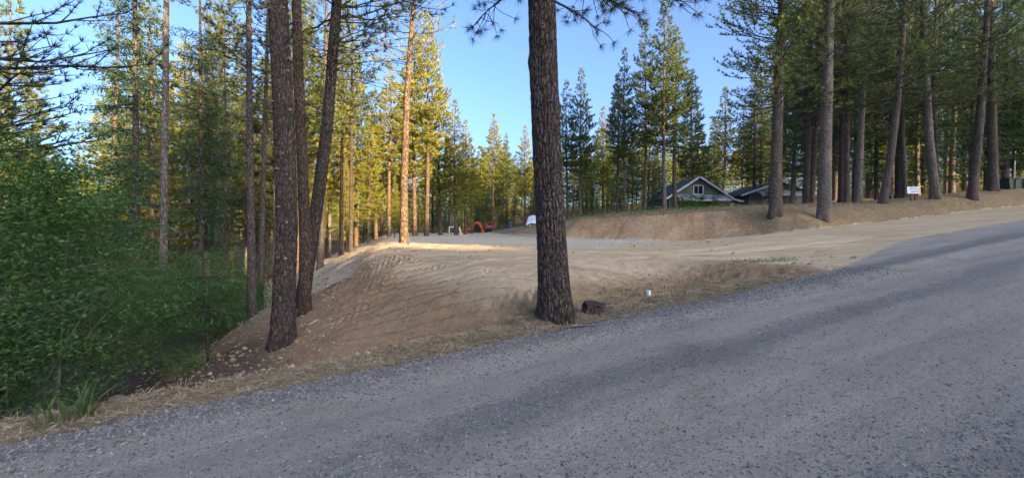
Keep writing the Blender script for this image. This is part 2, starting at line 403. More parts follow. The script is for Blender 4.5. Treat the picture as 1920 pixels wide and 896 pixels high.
def terrain(x, y, fine=True):
    x = np.asarray(x, float); y = np.asarray(y, float)
    s, p = sp(x, y)
    road = 0.068 * np.clip(s, -60, 90)
    N = natural(x, y)
    zp = 0.8 + 0.0025 * (y - 23)
    w = sst(18, 11.5, p) * sst(9, 14, s)
    Z0 = zp + w * np.maximum(road - zp, 0) - w * 0.04
    dL = -(x + 5.8) * 0.963 - (y - 17.4) * 0.271
    wob = fbm(x * 0.5, y * 0.5, 3)
    left = zp - (0.62 - 0.22 * sst(18, 27, y)) * (dL + wob * 1.2)
    dN1 = -x * 0.835 - (y - 8.9) * 0.55 + wob * 0.9
    dN2 = (x * 0.66 - (y - 8.9) * 0.75)
    near1 = zp - 0.37 * dN1
    near2 = Z0 - 0.24 * dN2 * (1 - sst(8.0, 11.5, s)) + 3.0 * sst(8.5, 13, s)
    far = zp - 0.35 * (y - 80)
    fill = smin(smin(smin(Z0, near1, 0.35), near2, 0.35), left, 0.5)
    fill = smin(fill, far, 0.3)
    dT = toe_dist(x, y)
    K = Z0 + 0.8 * np.maximum(dT + fbm(x * 0.35, y * 0.35, 4) * 1.0, 0)
    hill = smin(N, K, 0.5)
    pe = 4.9 + 1.9 * sst(8, 20, s)
    S = road - 0.65 * np.maximum(p - 5.45 - 0.5 * fbm(s * 0.6, p * 0.6, 3), 0)
    land = smax(smax(fill, hill, 0.18), np.where(s < 12, S, -50), 0.15)
    other = road + (natural(x, y) - road) * sst(-5, -16, p)
    z = np.where(p > 0, land, other)
    mroad = sst(pe + 0.35, pe - 0.1, p) * sst(-5.4, -4.6, p)
    z = z * (1 - mroad) + road * mroad
    # surface kinds
    on_fill = (fill > hill - 0.12) & (dL < 14)
    m_dirt = np.where(on_fill, 1.0, 0.0) * sst(15, 11, dL)
    m_dirt = np.maximum(m_dirt, sst(9.0, 7.5, p) * (p > 4) * sst(-10, -8, s) * sst(16, 13, s) * (y > 0))
    bank = sst(-0.1, 0.25, dT) * sst(0.0, 0.10, N - K)
    m_cut = np.where(dT > -0.2, sst(0.02, -0.12, K - N), 0) * sst(17, 12.5, x)
    scrape = sst(0.6, 0.0, dT) * (dT > -0.1)
    m_cut = np.maximum(m_cut, scrape * sst(17, 12.5, x))
    flat = np.clip(1 - np.abs(fill - Z0) / 0.12, 0, 1) * (dT < 0.3)
    m_tan = np.where((dT < 0.2) & on_fill, 1, 0) * sst(2.2, 0.2, np.maximum(dN1, dN2 * (1 - sst(8, 11.5, s)))) * sst(1.0, -0.3, dL)
    m_pale = flat * sst(15, 24, y) * sst(10, 4, x - 0.1 * y) * 0.75 + np.exp(-((x - 6.0) / 4.5) ** 2 - ((y - 27) / 2.2) ** 2) * (dT < 0.2) * 0.9
    m_pale = np.maximum(m_pale, sst(-0.2, 0.8, dL) * sst(11.5, 14, y) * sst(12, 6, dL) * m_dirt * 0.5)
    m_grass = sst(-0.35, 0.15, dT) * sst(60, 45, np.hypot(x - 18, y - 30))
    m_road = sst(pe + 0.3, pe - 0.5, p) * sst(-5.6, -4.4, p)
    vw = 5.75 - 0.3 * sst(0.5, -1.5, s) + 0.55 * sst(3.0, 6.0, s) * sst(10.0, 7.0, s)
    m_verge = sst(vw + 0.5, vw - 0.3, p) * sst(pe - 0.3, pe + 0.1, p) * sst(10.5, 6.5, s)
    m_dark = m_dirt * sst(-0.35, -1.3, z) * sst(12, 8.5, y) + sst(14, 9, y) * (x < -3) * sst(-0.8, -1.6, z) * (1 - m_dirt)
    m_loose = m_road * np.clip(np.exp(-((p - 0.65 + 0.3 * fbm(s * 0.3, 7.0, 2)) / 0.45) ** 2) + 0.7 * np.exp(-((p - 3.0 + 0.5 * fbm(s * 0.3, 2.0, 2)) / 0.35) ** 2) + np.exp(-((p - 4.7) / 0.45) ** 2) + 0.8 * np.exp(-((p + 1.9) / 0.5) ** 2), 0, 1) * (0.55 + 0.9 * (0.5 + fbm(s * 0.5, p * 1.2, 3)))
    if fine:
        near = sst(60, 15, np.hypot(x, y))
        z = z + m_road * (0.018 * fbm(s * 0.35, p * 1.6, 3) + 0.016 * fbm(x * 6, y * 6, 3) * near)
        # windrow ridges of loose gravel along the road
        for pc, wd, am in ((4.45, 0.30, 0.05), (0.9, 0.22, 0.022), (2.6, 0.25, 0.015), (-1.1, 0.3, 0.03)):
            z = z + m_road * am * np.exp(-((p - pc - 0.25 * fbm(s * 0.25, 3.1 + pc, 2)) / wd) ** 2)
        off = 1 - m_road
        rough = off * (1 - 0.8 * flat) * (1 - 0.6 * sst(-0.2, 0.4, dN1) * sst(4.2, 2.8, dN1) * sst(1.2, 0.0, dL) * sst(5.9, 6.6, p))
        z = z + rough * (0.16 * fbm(x * 0.9, y * 0.9, 3) + 0.10 * fbm(x * 3.2, y * 3.2, 4) * near + 0.10 * fbm(x * 9, y * 9, 3) * near)
        z = z + flat * off * (0.05 * fbm(x * 0.6, y * 4.0, 5) + 0.05 * fbm(x * 0.3, y * 0.3, 3))
        # crawler-track terraces and cleat prints on the near face
        msk = sst(-0.2, 0.4, dN1) * sst(4.2, 2.8, dN1) * sst(1.2, 0.0, dL) * off * sst(5.9, 6.6, p)
        u = x * 0.985 - y * 0.17; v = x * 0.17 + y * 0.985 + 0.16 * fbm(x * 0.7, y * 0.7, 3) + 0.06 * fbm(x * 3, y * 3, 2)
        saw = (v / 0.42 + 0.4 * fbm(x * 0.4 + 9, y * 0.4, 2)) % 1.0
        tread = np.exp(-((saw - 0.45) / 0.28) ** 4)
        z = z + msk * ((0.08 + 0.34 * (0.5 + 1.4 * fbm(x * 0.9, y * 0.9 + 4, 3))) * (saw - 0.5) * sst(1.0, 0.88, saw) + tread * 0.055 * np.tanh(3 * np.sin(u * 2 * np.pi / 0.17)) * sst(-0.02, 0.14, fbm(x * 1.1 + 5, y * 1.1, 3)))
        # tyre ruts sweeping from the road on to the pad
        for cx, cy, R0 in ((7.0, 30.5, 16.6), (7.0, 30.5, 14.9), (5.0, 33.0, 21.0), (5.0, 33.0, 19.4), (12.0, 40.0, 24.5), (9.0, 2.0, 13.2), (9.0, 2.0, 11.6), (-4, 60, 42.0), (-4, 60, 40.3)):
            r = np.hypot(x - cx, y - cy) - R0 - 0.3 * fbm(x * 0.3, y * 0.3, 2)
            g = np.exp(-(r / 0.16) ** 2) - 0.6 * np.exp(-((np.abs(r) - 0.30) / 0.12) ** 2)
            z = z - 0.06 * g * off * flat * np.where(p > 7, 1, 0) * sst(16, 11, x)
        # erosion rills on the cut bank
        rl = fbm(x * 2.6 - y * 0.8, y * 0.5, 4)
        z = z + 0.16 * rl * m_cut * (dT > 0) * sst(0, 0.6, dT)
    return z, dict(m_road=m_road, m_verge=m_verge, m_dirt=m_dirt, m_tan=m_tan, m_cut=m_cut, m_pale=np.clip(m_pale, 0, 1), m_grass=m_grass, m_dark=np.clip(m_dark, 0, 1), m_loose=np.clip(m_loose, 0, 1))
def hz(x, y): return float(terrain(np.array([x], float), np.array([y], float))[0][0])
def ground_pt(px, D):
    """world ground point at depth D metres in front of the camera along the column px"""
    x = (px - 960.0) / F * D
    return np.array([x, D, hz(x, D)])
def row(P): return HZ - (P[2] - EYE) / P[1] * F

def build_ground():
    a = np.radians(np.concatenate([np.arange(-66, 66.01, 0.19), np.arange(68, 293, 3.0)]))
    r = [0.4]
    while r[-1] < 110: r.append(r[-1] + max(0.02, r[-1] * (0.0055 if 4.5 < r[-1] < 12 else 0.0085)))
    while r[-1] < 900: r.append(r[-1] * 1.045)
    r = np.array(r); na, nr = len(a), len(r)
    R, A = np.meshgrid(r, a, indexing='ij')
    X = R * np.sin(A); Y = R * np.cos(A)
    Z, at = terrain(X, Y)
    i = np.arange(nr - 1)[:, None] * na; j = np.arange(na)[None, :]; j2 = (j + 1) % na
    Q = np.stack([i + j, i + j2, i + na + j2, i + na + j], -1).reshape(-1, 4)
    V = np.stack([X, Y, Z], -1).reshape(-1, 3)
    fc = V[Q].mean(1); s, p = sp(fc[:, 0], fc[:, 1])
    A_ = {k: v.ravel() for k, v in at.items()}
    mr = A_['m_road'][Q].mean(1); md = np.maximum(np.maximum(A_['m_dirt'], A_['m_tan']), A_['m_cut'])[Q].mean(1); mv = A_['m_verge'][Q].mean(1)
    kind = np.where(mr > 0.5, 0, np.where(mv > 0.5, 1, np.where((md > 0.5) & (fc[:, 1] > 0) & (np.hypot(fc[:, 0], fc[:, 1]) < 110), 2, 3)))
    for k, nm in enumerate(('gravel_road', 'road_verge', 'graded_dirt_pad', 'forest_floor')):
        q = Q[kind == k]
        ids, inv = np.unique(q, return_inverse=True)
        ac = Acc(); ac.add(V[ids], Q=inv.reshape(-1, 4))
        if k == 3:   # close the hole under the camera's feet belongs to the road
            pass
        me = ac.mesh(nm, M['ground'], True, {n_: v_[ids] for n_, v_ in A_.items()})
        tag(obj(nm, me), kind='structure')
    # centre cap under the camera
    ac = Acc(); n = na
    ring = V[:na]; ac.add(np.concatenate([ring, [[0, 0, 0.0]]]), T=[[q, n, (q + 1) % na] for q in range(na)])
    z = np.zeros(na + 1)
    attrs = {n_: np.concatenate([v_[:na], [1.0 if n_ == 'm_road' else 0.0]]) for n_, v_ in A_.items()}
    c = obj('road_patch', ac.mesh('road_patch', M['ground'], True, attrs), bpy.data.objects['gravel_road'])
build_ground()

# ------------------------------------------------------------------ foliage and trees
def rsph(rng, shape):
    v = rng.normal(size=(*shape, 3)); return norm(v)
def tufts(acc, C, A, n, L, w, spread, rng):
    C = np.asarray(C, float); A = norm(np.asarray(A, float)); m = len(C)
    if m == 0: return
    d = norm(A[:, None, :] + rsph(rng, (m, n)) * spread)
    side = norm(np.cross(d, rsph(rng, (m, n)))) * (w / 2)
    ln = L * rng.uniform(0.65, 1.1, (m, n, 1))
    b = C[:, None, :] + d * (0.06 * L)
    V = np.stack([b + side, b - side, C[:, None, :] + d * ln], 2).reshape(-1, 3)
    acc.add(V, T=np.arange(m * n * 3).reshape(-1, 3))
def blades(acc, C, D, L, w, rng, droop=0.0):
    """flat twig sprays: a kite lying near the horizontal"""
    C = np.asarray(C, float); D = norm(np.asarray(D, float)); m = len(C)
    if m == 0: return
    ln = L * rng.uniform(0.6, 1.15, (m, 1)); up = norm(np.array([0, 0, 1.0]) + rsph(rng, (m,)) * 0.45)
    sd = norm(np.cross(D, up)) * w * rng.uniform(0.6, 1.2, (m, 1)) / 2
    tip = C + D * ln; tip[:, 2] -= droop * ln[:, 0]
    mid = C + D * ln * 0.45
    V = np.stack([C, mid + sd, tip, mid - sd], 1).reshape(-1, 3)
    acc.add(V, Q=np.arange(m * 4).reshape(-1, 4))
def leaves(acc, C, rng, L, w, flat=0.8):
    C = np.asarray(C, float); m = len(C)
    d = rsph(rng, (m,)); d[:, 2] *= 0.5; d = norm(d)
    up = norm(np.array([0, 0, 1.0]) * flat + rsph(rng, (m,)) * 0.8)
    sd = norm(np.cross(d, up)); up = np.cross(sd, d)
    ln = L * rng.uniform(0.6, 1.2, (m, 1)); wd = w * rng.uniform(0.7, 1.15, (m, 1)) / 2
    V = np.stack([C, C + d * ln * 0.45 + sd * wd + up * wd * 0.35, C + d * ln - up * ln * 0.12, C + d * ln * 0.45 - sd * wd + up * wd * 0.35], 1).reshape(-1, 3)
    acc.add(V, Q=np.arange(m * 4).reshape(-1, 4))

class Path:
    """trunk centre line, in tree space (base at the origin)"""
    def __init__(self, pts, r0, H, flare=0.4, taper=0.85):
        self.p = np.asarray(pts, float); self.r0 = r0; self.H = H; self.flare = flare; self.taper = taper
    def at(self, z):
        return np.array([np.interp(z, self.p[:, 2], self.p[:, 0]), np.interp(z, self.p[:, 2], self.p[:, 1]), z])
    def rad(self, z):
        t = np.clip(np.asarray(z, float) / self.H, 0, 1)
        return self.r0 * ((1 - t) ** self.taper * 0.97 + 0.03) * (1 + self.flare * np.exp(-np.maximum(z, 0) / 0.35))

def plates(u, v, nu, rng_seed):
    """distance to the borders of irregular bark plates; u wraps every nu cells"""
    tab = np.random.default_rng(rng_seed).random((64, 512, 2))
    ui = np.floor(u).astype(int); vi = np.floor(v).astype(int)
    f1 = np.full(u.shape, 9.0); f2 = f1.copy()
    for du in (-1, 0, 1):
        for dv in (-1, 0, 1):
            c = tab[(ui + du) % nu, (vi + dv) % 512]
            d = np.hypot(ui + du + c[..., 0] - u, vi + dv + c[..., 1] - v)
            n1 = np.minimum(f1, d); f2 = np.minimum(f2, np.maximum(f1, d)); f1 = n1
    return f2 - f1

def trunk_mesh(name, path, mat, k=12, dz=0.6, amp=0.0, seed=1, nu=14, vs=5.0, zb=-0.5, ztop=None, knots=()):
    ztop = path.H if ztop is None else ztop
    z = np.arange(zb, ztop, dz); z = np.append(z, ztop)
    th = np.arange(k) * 2 * np.pi / k
    cx = np.interp(z, path.p[:, 2], path.p[:, 0]); cy = np.interp(z, path.p[:, 2], path.p[:, 1])
    lo = z < 0
    sx = (path.p[1, 0] - path.p[0, 0]) / max(path.p[1, 2] - path.p[0, 2], 0.1); sy = (path.p[1, 1] - path.p[0, 1]) / max(path.p[1, 2] - path.p[0, 2], 0.1)
    cx = np.where(lo, path.p[0, 0] + sx * z, cx); cy = np.where(lo, path.p[0, 1] + sy * z, cy)
    r = path.rad(z)
    Zg, Th = np.meshgrid(z, th, indexing='ij')
    R = np.repeat(r[:, None], k, 1)
    R = R * (1 + 0.04 * np.sin(Th * 3 + seed) * np.exp(-np.maximum(Zg, 0) / 1.5) + 0.13 * np.sin(Th * 5 + seed * 2.3) * np.exp(-np.maximum(Zg + 0.1, 0) / 0.28) + 0.10 * fbm(np.cos(Th) * 1.3 + seed * 3.7, np.sin(Th) * 1.3 + Zg * 0.5, 3))
    if amp > 0:
        d = plates(Th / (2 * np.pi) * nu, Zg * vs + fbm(Th * 2, Zg * 3) * 0.6, nu, seed)
        R = R + amp * (sst(0.0, 0.22, d) - 0.7) + amp * 0.5 * fbm(Th * 9 + seed, Zg * 14, 3)
    for kz, ka, kr in knots:
        dd = np.hypot((Zg - kz), ((Th - ka + np.pi) % (2 * np.pi) - np.pi) * path.r0)
        R = R + kr * np.exp(-(dd / 0.10) ** 2)
    V = np.stack([cx[:, None] + R * np.cos(Th), cy[:, None] + R * np.sin(Th), Zg], -1).reshape(-1, 3)
    n = len(z); i = np.arange(n - 1)[:, None] * k; j = np.arange(k)[None, :]; j2 = (j + 1) % k
    Q = np.stack([i + j, i + j2, i + k + j2, i + k + j], -1).reshape(-1, 4)
    ac = Acc(); ac.add(V, T=[[(n - 1) * k, (n - 1) * k + q, (n - 1) * k + q + 1] for q in range(1, k - 1)], Q=Q)
    return ac.mesh(name, mat, True)

def curve(p0, az, el0, el1, L, n, rng, wig=0.12):
    P = [np.array(p0, float)]
    for i in range(n):
        t = (i + 0.5) / n; el = el0 + (el1 - el0) * t + rng.normal(0, wig); a = az + rng.normal(0, wig)
        P.append(P[-1] + L / n * np.array([math.cos(el) * math.cos(a), math.cos(el) * math.sin(a), math.sin(el)]))
    return np.array(P)
def along(P, t):
    n = len(P) - 1; f = np.clip(t, 0, 0.9999) * n; i = int(f); u = f - i
    return P[i] * (1 - u) + P[i + 1] * u, P[i + 1] - P[i]

def gen_crown(rng, path, cb, R, kind='pine', gap=0.45, per=4, tL=0.28, tw=0.05, tn=8, prof=None, dens=1.0, zmax=None, zmin=None, dead=14, deadz=None,
              deadL=1.2, bs=3, el=(-0.15, 0.7), az_bias=None, spread=0.75, step=0.2):
    H = path.H; B = Acc(); N = Acc(); C, A = [], []
    top = H - 0.3
    if prof is None: prof = lambda t: min(1.0, 0.45 + 2.2 * t) * (1 - t) ** 0.8
    z = cb
    while z < top:
        t = (z - cb) / (H - cb)
        if (zmax is None or z < zmax) and (zmin is None or z > zmin):
            k = max(2, int(round(per * rng.uniform(0.6, 1.4) * (1 - 0.3 * t))))
            a0 = rng.uniform(0, 6.28)
            for q in range(k):
                zz = z + rng.uniform(-0.2, 0.2); L = R * prof(t) * rng.uniform(0.55, 1.15) + 0.15
                az = a0 + q * 2 * math.pi / k + rng.normal(0, 0.3)
                if az_bias is not None and rng.random() < 0.6: az = az_bias + rng.normal(0, 0.7)
                e0 = el[0] + (el[1] - el[0]) * t + rng.normal(0, 0.12)
                p0 = path.at(zz)
                if kind == 'pine':
                    P = curve(p0, az, e0, e0 + 0.45, L, 5, rng)
                else:
                    P = curve(p0, az, e0, e0 - 0.25 + 0.3 * t, L, 5, rng, 0.07)
                r_ = max(0.008, min(0.05, 0.014 * L))
                B.tube(P, np.linspace(r_, r_ * 0.25, len(P)), bs, False)
                if kind == 'pine':
                    ns = max(1, int(L / 0.36 * dens))
                    C.append(P[-1]); A.append(P[-1] - P[-2])
                    for i in range(ns):
                        tt = 0.30 + 0.7 * (i + rng.random()) / ns
                        b0, dr = along(P, tt); sgn = 1 if (i % 2) else -1
                        l2 = min(1.3, 0.45 * L * (1.15 - 0.8 * tt)) * rng.uniform(0.6, 1.2) + 0.1
                        S = curve(b0, math.atan2(dr[1], dr[0]) + sgn * rng.uniform(0.5, 1.1), e0 + rng.uniform(-0.2, 0.5), e0 + 0.7, l2, 3, rng)
                        B.tube(S, [r_ * 0.4, r_ * 0.3, r_ * 0.25, r_ * 0.15], 3, False)
                        m = max(1, int(l2 / step * dens))
                        for g in range(m):
                            c, d2 = along(S, 1 - 0.85 * g / m); C.append(c); A.append(d2)
                else:
                    ns = max(2, int(L / 0.16 * dens))
                    for i in range(ns):
                        tt = 0.12 + 0.88 * (i + rng.random() * 0.6) / ns
                        b0, dr = along(P, tt)
                        for sgn in (-1, 1):
                            l2 = (0.12 + 0.42 * L * (1.05 - tt)) * rng.uniform(0.5, 1.1)
                            a2 = math.atan2(dr[1], dr[0]) + sgn * rng.uniform(0.7, 1.2)
                            dv = np.array([math.cos(a2), math.sin(a2), rng.uniform(-0.45, -0.05)])
                            m = max(1, int(l2 / 0.13))
                            for g in range(m):
                                u = (g + 0.5) / m; c = b0 + dv * l2 * u; c[2] -= 0.12 * u * u * l2
                                C.append(c + rng.normal(0, 0.02, 3)); A.append(dv + rng.normal(0, 0.35, 3))
        z += gap * rng.uniform(0.7, 1.3)
    # leader
    C.append(path.at(H)); A.append(np.array([0, 0, 1.0]))
    dz0, dz1 = deadz if deadz else (0.35 * cb, cb + 0.15 * (H - cb))
    for i in range(dead):
        zz = rng.uniform(dz0, dz1); az = rng.uniform(0, 6.28); L = deadL * rng.uniform(0.3, 1.2)
        P = curve(path.at(zz), az, rng.uniform(-0.3, 0.25), rng.uniform(-0.5, 0.1), L, 4, rng, 0.2)
        B.tube(P, np.linspace(0.013, 0.004, 5), 3, False)
        for g in range(int(rng.integers(1, 4))):
            b0, dr = along(P, rng.uniform(0.3, 0.9))
            S = curve(b0, math.atan2(dr[1], dr[0]) + rng.choice([-1, 1]) * rng.uniform(0.4, 1.0), rng.uniform(-0.5, 0.2), rng.uniform(-0.6, 0.1), L * 0.35, 3, rng, 0.25)
            B.tube(S, [0.007, 0.006, 0.005, 0.003], 3, False)
    C = np.array(C); A = np.array(A)
    if kind == 'pine':
        A = norm(A) + np.array([0, 0, 0.35]); tufts(N, C, A, tn, tL, tw, spread, rng)
    else:
        blades(N, C, A, tL, tw, rng, 0.25)
        blades(N, C + rng.normal(0, 0.05, C.shape), A + rsph(rng, (len(C),)) * 0.9, tL * 0.8, tw, rng, 0.35)
    return B, N

def straight_path(rng, H, r0, lean=0.0, az=0.0, wig=0.10, **kw):
    z = np.linspace(0, H, 9); ph = rng.uniform(0, 6.28, 2)
    x = lean * math.cos(az) * z + wig * np.sin(z * 0.25 + ph[0]) - wig * math.sin(ph[0])
    y = lean * math.sin(az) * z + wig * np.sin(z * 0.22 + ph[1]) - wig * math.sin(ph[1])
    return Path(np.stack([x, y, z], 1), r0, H, **kw)

PROTO = {}
def make_proto(key, H, r0, cb, R, kind, seed, bark, needle, lean=0.0, dead=16, twig='twig', **kw):
    rng = np.random.default_rng(seed)
    pa = straight_path(rng, H, r0, lean, rng.uniform(0, 6.28), flare=0.25)
    B, N = gen_crown(rng, pa, cb, R, kind, dead=dead, **kw)
    PROTO[key] = (trunk_mesh('trunk', pa, M[bark], 9, 0.8, seed=seed), B.mesh('branches', M[twig]), N.mesh('crown', M[needle]), H)
def tree_at(key, x, y, H, label, group=None, name='pine_tree', cat='tree', rz=None, z=None, sxy=1.0):
    tm, bm, cm, h0 = PROTO[key]
    zz = hz(x, y) if z is None else z
    o = empty(name, (x, y, zz - 0.05), RNG.uniform(0, 6.28) if rz is None else rz, H / h0)
    o.scale = (H / h0 * sxy, H / h0 * sxy, H / h0)
    tag(o, label, cat, group)
    for nm, me in (('trunk', tm), ('branches', bm), ('crown', cm)): obj(nm, me, o)
    return o

# conical pines for the middle distance and firs
for i in range(4):
    make_proto('pine%d' % i, 22, 0.22, (7.5, 6.0, 9.0, 5.0)[i], (2.9, 3.2, 2.5, 2.9)[i], 'pine', 100 + i, ('bark_grey', 'bark_pale', 'bark_grey', 'bark_pale')[i], 'needle',
               gap=0.36, per=5, tL=0.34, tw=0.055, tn=12, dens=1.1, bs=3, step=0.19, twig='twig_pale' if i % 2 else 'twig')
for i in range(3):  # sunlit pines, their golden light painted into the needle colour
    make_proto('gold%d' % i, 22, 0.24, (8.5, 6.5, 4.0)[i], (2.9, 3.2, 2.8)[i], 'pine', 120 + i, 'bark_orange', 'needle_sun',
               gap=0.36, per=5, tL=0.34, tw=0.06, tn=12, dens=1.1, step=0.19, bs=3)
for i in range(3):
    make_proto('fir%d' % i, 20, 0.20, (3.0, 2.0, 4.5)[i], (2.7, 2.4, 2.2)[i], 'fir', 140 + i, 'bark_grey', 'fir', gap=0.42, per=5, tL=0.20, tw=0.065, dens=0.8, el=(-0.25, 0.5), dead=20,
               prof=lambda t: (1 - t) ** 0.75 * min(1, 0.7 + t))
for i in range(3):   # dull stand trees with much dead wood
    make_proto('stand%d' % i, 24, 0.23, (6.5, 8.5, 5.0)[i], (3.2, 2.8, 3.0)[i], 'pine', 160 + i, 'bark_grey', 'needle_dull', gap=0.42, per=5, tL=0.36, tw=0.07, tn=8, dens=0.95, dead=40, deadL=2.0,
               prof=lambda t: min(1, 0.7 + t) * (1 - t) ** 0.6, deadz=(2.0, 10.0))

# ------------------------------------------------------------------ individual trees
DIAG = []
def custom_tree(name, label, D, pix, wpx, H, cb, R, kind='pine', bark='bark_grey', needle='needle_dull', k=20, dz=0.15, amp=0.0, seed=1, nu=14, vs=5.0,
                flare=0.3, taper=0.8, knots=(), group=None, crown=True, stubs=0, twig='twig', base_only=False, **kw):
    rng = np.random.default_rng(seed)
    b = ground_pt(pix[0][0], D)
    DIAG.append((name, pix[0], round(row(b), 1)))
    pts = [(0.0, 0.0, 0.0)]
    for px, py in pix[1:]:
        x = (px - 960) / F * D - b[0]; z = EYE + (HZ - py) / F * D - b[2]
        pts.append((x, 0.0, z))
    (x1, _, z1), (x2, _, z2) = pts[-2], pts[-1]
    sl = (x2 - x1) / (z2 - z1)
    if H > z2 + 0.5:
        n = 4
        for i in range(1, n + 1):
            dz_ = (H - z2) / n; x2 = x2 + sl * dz_ * 0.7; sl *= 0.7
            pts.append((x2, 0.15 * i * rng.normal(0, 0.5), pts[-1][2] + dz_))
    pa = Path(pts, wpx / F * D / 2, H, flare=flare, taper=taper)
    o = empty(name, b); tag(o, label, 'tree', group)
    obj('trunk', trunk_mesh('trunk', pa, M[bark], k, dz, amp, seed, nu, vs, knots=knots), o)
    if crown:
        B, N = gen_crown(rng, pa, cb, R, kind, **kw)
        obj('branches', B.mesh('branches', M[twig]), o); obj('crown', N.mesh('crown', M[needle]), o)
    if stubs:
        ac = Acc()
        for i in range(stubs):
            zz = rng.uniform(1.2, min(H * 0.6, 9.0)); az = rng.uniform(math.pi, 2 * math.pi); p = pa.at(zz); r = float(pa.rad(zz))
            d = np.array([math.cos(az), math.sin(az), 0.2]); ac.tube([p + d * r * 0.8, p + d * (r + rng.uniform(0.03, 0.07))], rng.uniform(0.018, 0.032), 7)
        obj('branch_stubs', ac.mesh('branch_stubs', M['cutwood']), o)
    return o, pa, b

LP = lambda a: [(t, a) for t in ()]
# the big pine in the middle of the view
kn = [(4.35, -1.7, 0.035), (3.9, -1.4, 0.03), (2.25, -1.5, 0.03), (1.55, -1.2, 0.03), (3.2, 0.1, 0.03), (3.9, 3.0, 0.025), (2.8, -2.4, 0.025)]
mt, mpa, mb = custom_tree('pine_tree', 'large dark ridged pine trunk standing on the verge beside the gravel road', 6.35, [(1043, 598), (1037, 500), (1026, 300), (1020, 150), (1016, 0)], 54, 24, 9, 3.2,
    bark='bark_dark', needle='needle_near', k=150, dz=0.022, amp=0.028, seed=11, nu=21, vs=2.3, flare=0.42, taper=0.40, knots=kn, gap=0.6, per=3, tL=0.30, tw=0.03, tn=10, dead=0)
# its low drooping branches at the top of the frame, with long needle tufts
def low_branches():
    rng = np.random.default_rng(5); B = Acc(); C = []; A = []
    specs = [(5.0, -0.25, 2.1, 0.15, -0.6), (5.15, 0.05, 1.6, 0.0, -0.6), (5.2, -0.55, 1.7, 0.1, -0.4), (4.9, -0.1, 1.0, -0.2, -0.9), (5.3, 0.4, 1.7, 0.1, -0.35), (5.1, 2.75, 1.3, 0.1, -0.8), (5.2, 3.3, 1.1, 0.15, -0.6), (5.0, -2.7, 0.9, 0.0, -0.7)]
    for z, az, L, e0, e1 in specs:
        P = curve(mpa.at(z), az, e0, e1, L, 7, rng, 0.10)
        B.tube(P, np.linspace(0.022, 0.006, 8), 5, False)
        C.append(P[-1]); A.append(P[-1] - P[-2])
        for i in range(int(L * 13)):
            b0, dr = along(P, rng.uniform(0.35, 1.0)); l2 = rng.uniform(0.15, 0.5)
            S = curve(b0, math.atan2(dr[1], dr[0]) + rng.normal(0, 1.0), rng.uniform(-1.0, 0.0), rng.uniform(-0.9, 0.6), l2, 4, rng, 0.18)
            B.tube(S, [0.007, 0.006, 0.005, 0.005, 0.004], 4, False)
            C.append(S[-1]); A.append(S[-1] - S[-2])
    N = Acc(); tufts(N, C, norm(np.array(A)), 42, 0.17, 0.0055, 1.05, rng)
    obj('low_branches', B.mesh('low_branches', M['twig']), mt); obj('needle_tufts', N.mesh('needle_tufts', M['needle_near']), mt)
low_branches()

# left trio on the fill slope
custom_tree('pine_tree', 'thick furrowed pine at the foot of the slope, frontmost of the left trio', 8.6, [(530, 648), (533, 560), (538, 430), (533, 250), (525, 80), (521, 0)], 38, 25, 9.5, 3.0, bark='bark_dark', k=130, dz=0.03,
    amp=0.026, seed=21, nu=19, vs=2.2, flare=0.38, taper=0.5, stubs=26, gap=0.7, per=3, tL=0.3, tw=0.04, dead=26, deadz=(4, 10), deadL=1.4)
custom_tree('pine_tree', 'straight dark pine right behind the thick furrowed trunk', 10.6, [(572, 582), (572, 450), (567, 300), (560, 150), (556, 0)], 20, 24, 8.5, 2.8, bark='bark_brown', k=60, dz=0.05, amp=0.013, seed=22, nu=18, vs=3,
    flare=0.3, taper=0.6, gap=0.5, per=3, tL=0.28, tw=0.035, dead=30, deadz=(3.2, 9), deadL=1.6)
custom_tree('pine_tree', 'leaning curved dark pine with branches reaching over the pad', 11.4, [(566, 585), (580, 480), (598, 360), (612, 250), (622, 130), (632, 0)], 24, 22, 6.6, 3.6, bark='bark_dark', k=60, dz=0.05, amp=0.012, seed=23, nu=16,
    vs=3, flare=0.3, taper=0.7, gap=0.36, per=4, tL=0.24, tw=0.022, tn=12, dead=26, deadz=(4.2, 8), deadL=2.2, el=(-0.1, 0.6), az_bias=-0.15, dens=0.9)
# left forest
custom_tree('pine_tree', 'slim grey pine standing in the pale soil below the slope', 16, [(473, 607), (471, 450), (468, 250), (466, 0)], 15.5, 22, 9.5, 2.6, bark='bark_grey', seed=31, k=24, dead=60, deadz=(3, 11), deadL=1.8, gap=0.5, tL=0.3, tw=0.04, twig='twig')
custom_tree('pine_tree', 'thinner grey pine just right of the slim one in pale soil', 20, [(487, 578), (492, 400), (498, 200), (503, 0)], 11, 22, 9, 2.5, bark='bark_grey', seed=32, k=16, dead=40, deadz=(3, 12), deadL=1.8, gap=0.5, tL=0.32, tw=0.05)
custom_tree('pine_tree', 'bare pale grey trunk rising between the two dark firs', 15.5, [(306, 600), (307, 400), (310, 200), (312, 0)], 15, 24, 13, 2.6, bark='bark_pale', seed=33, k=24, dead=60, deadz=(2.5, 12), deadL=1.3, gap=0.5, tL=0.3, tw=0.05)
def fir(label, D, px, w, H, seed, cb, R, tilt=0):
    return custom_tree('fir_tree', label, D, [(px, 560), (px - 1 + tilt, 300), (px - 3 + tilt * 2, 0)], w, H, cb, R, kind='fir', bark='bark_grey', needle='fir', seed=seed, k=18, dz=0.3, gap=0.42, per=5, tL=0.19, tw=0.06, dens=0.8,
                       el=(-0.28, 0.45), dead=40, deadz=(2, 8), deadL=2.0, prof=lambda t: (1 - t) ** 0.8 * min(1, 0.6 + 1.5 * t), zmax=16)
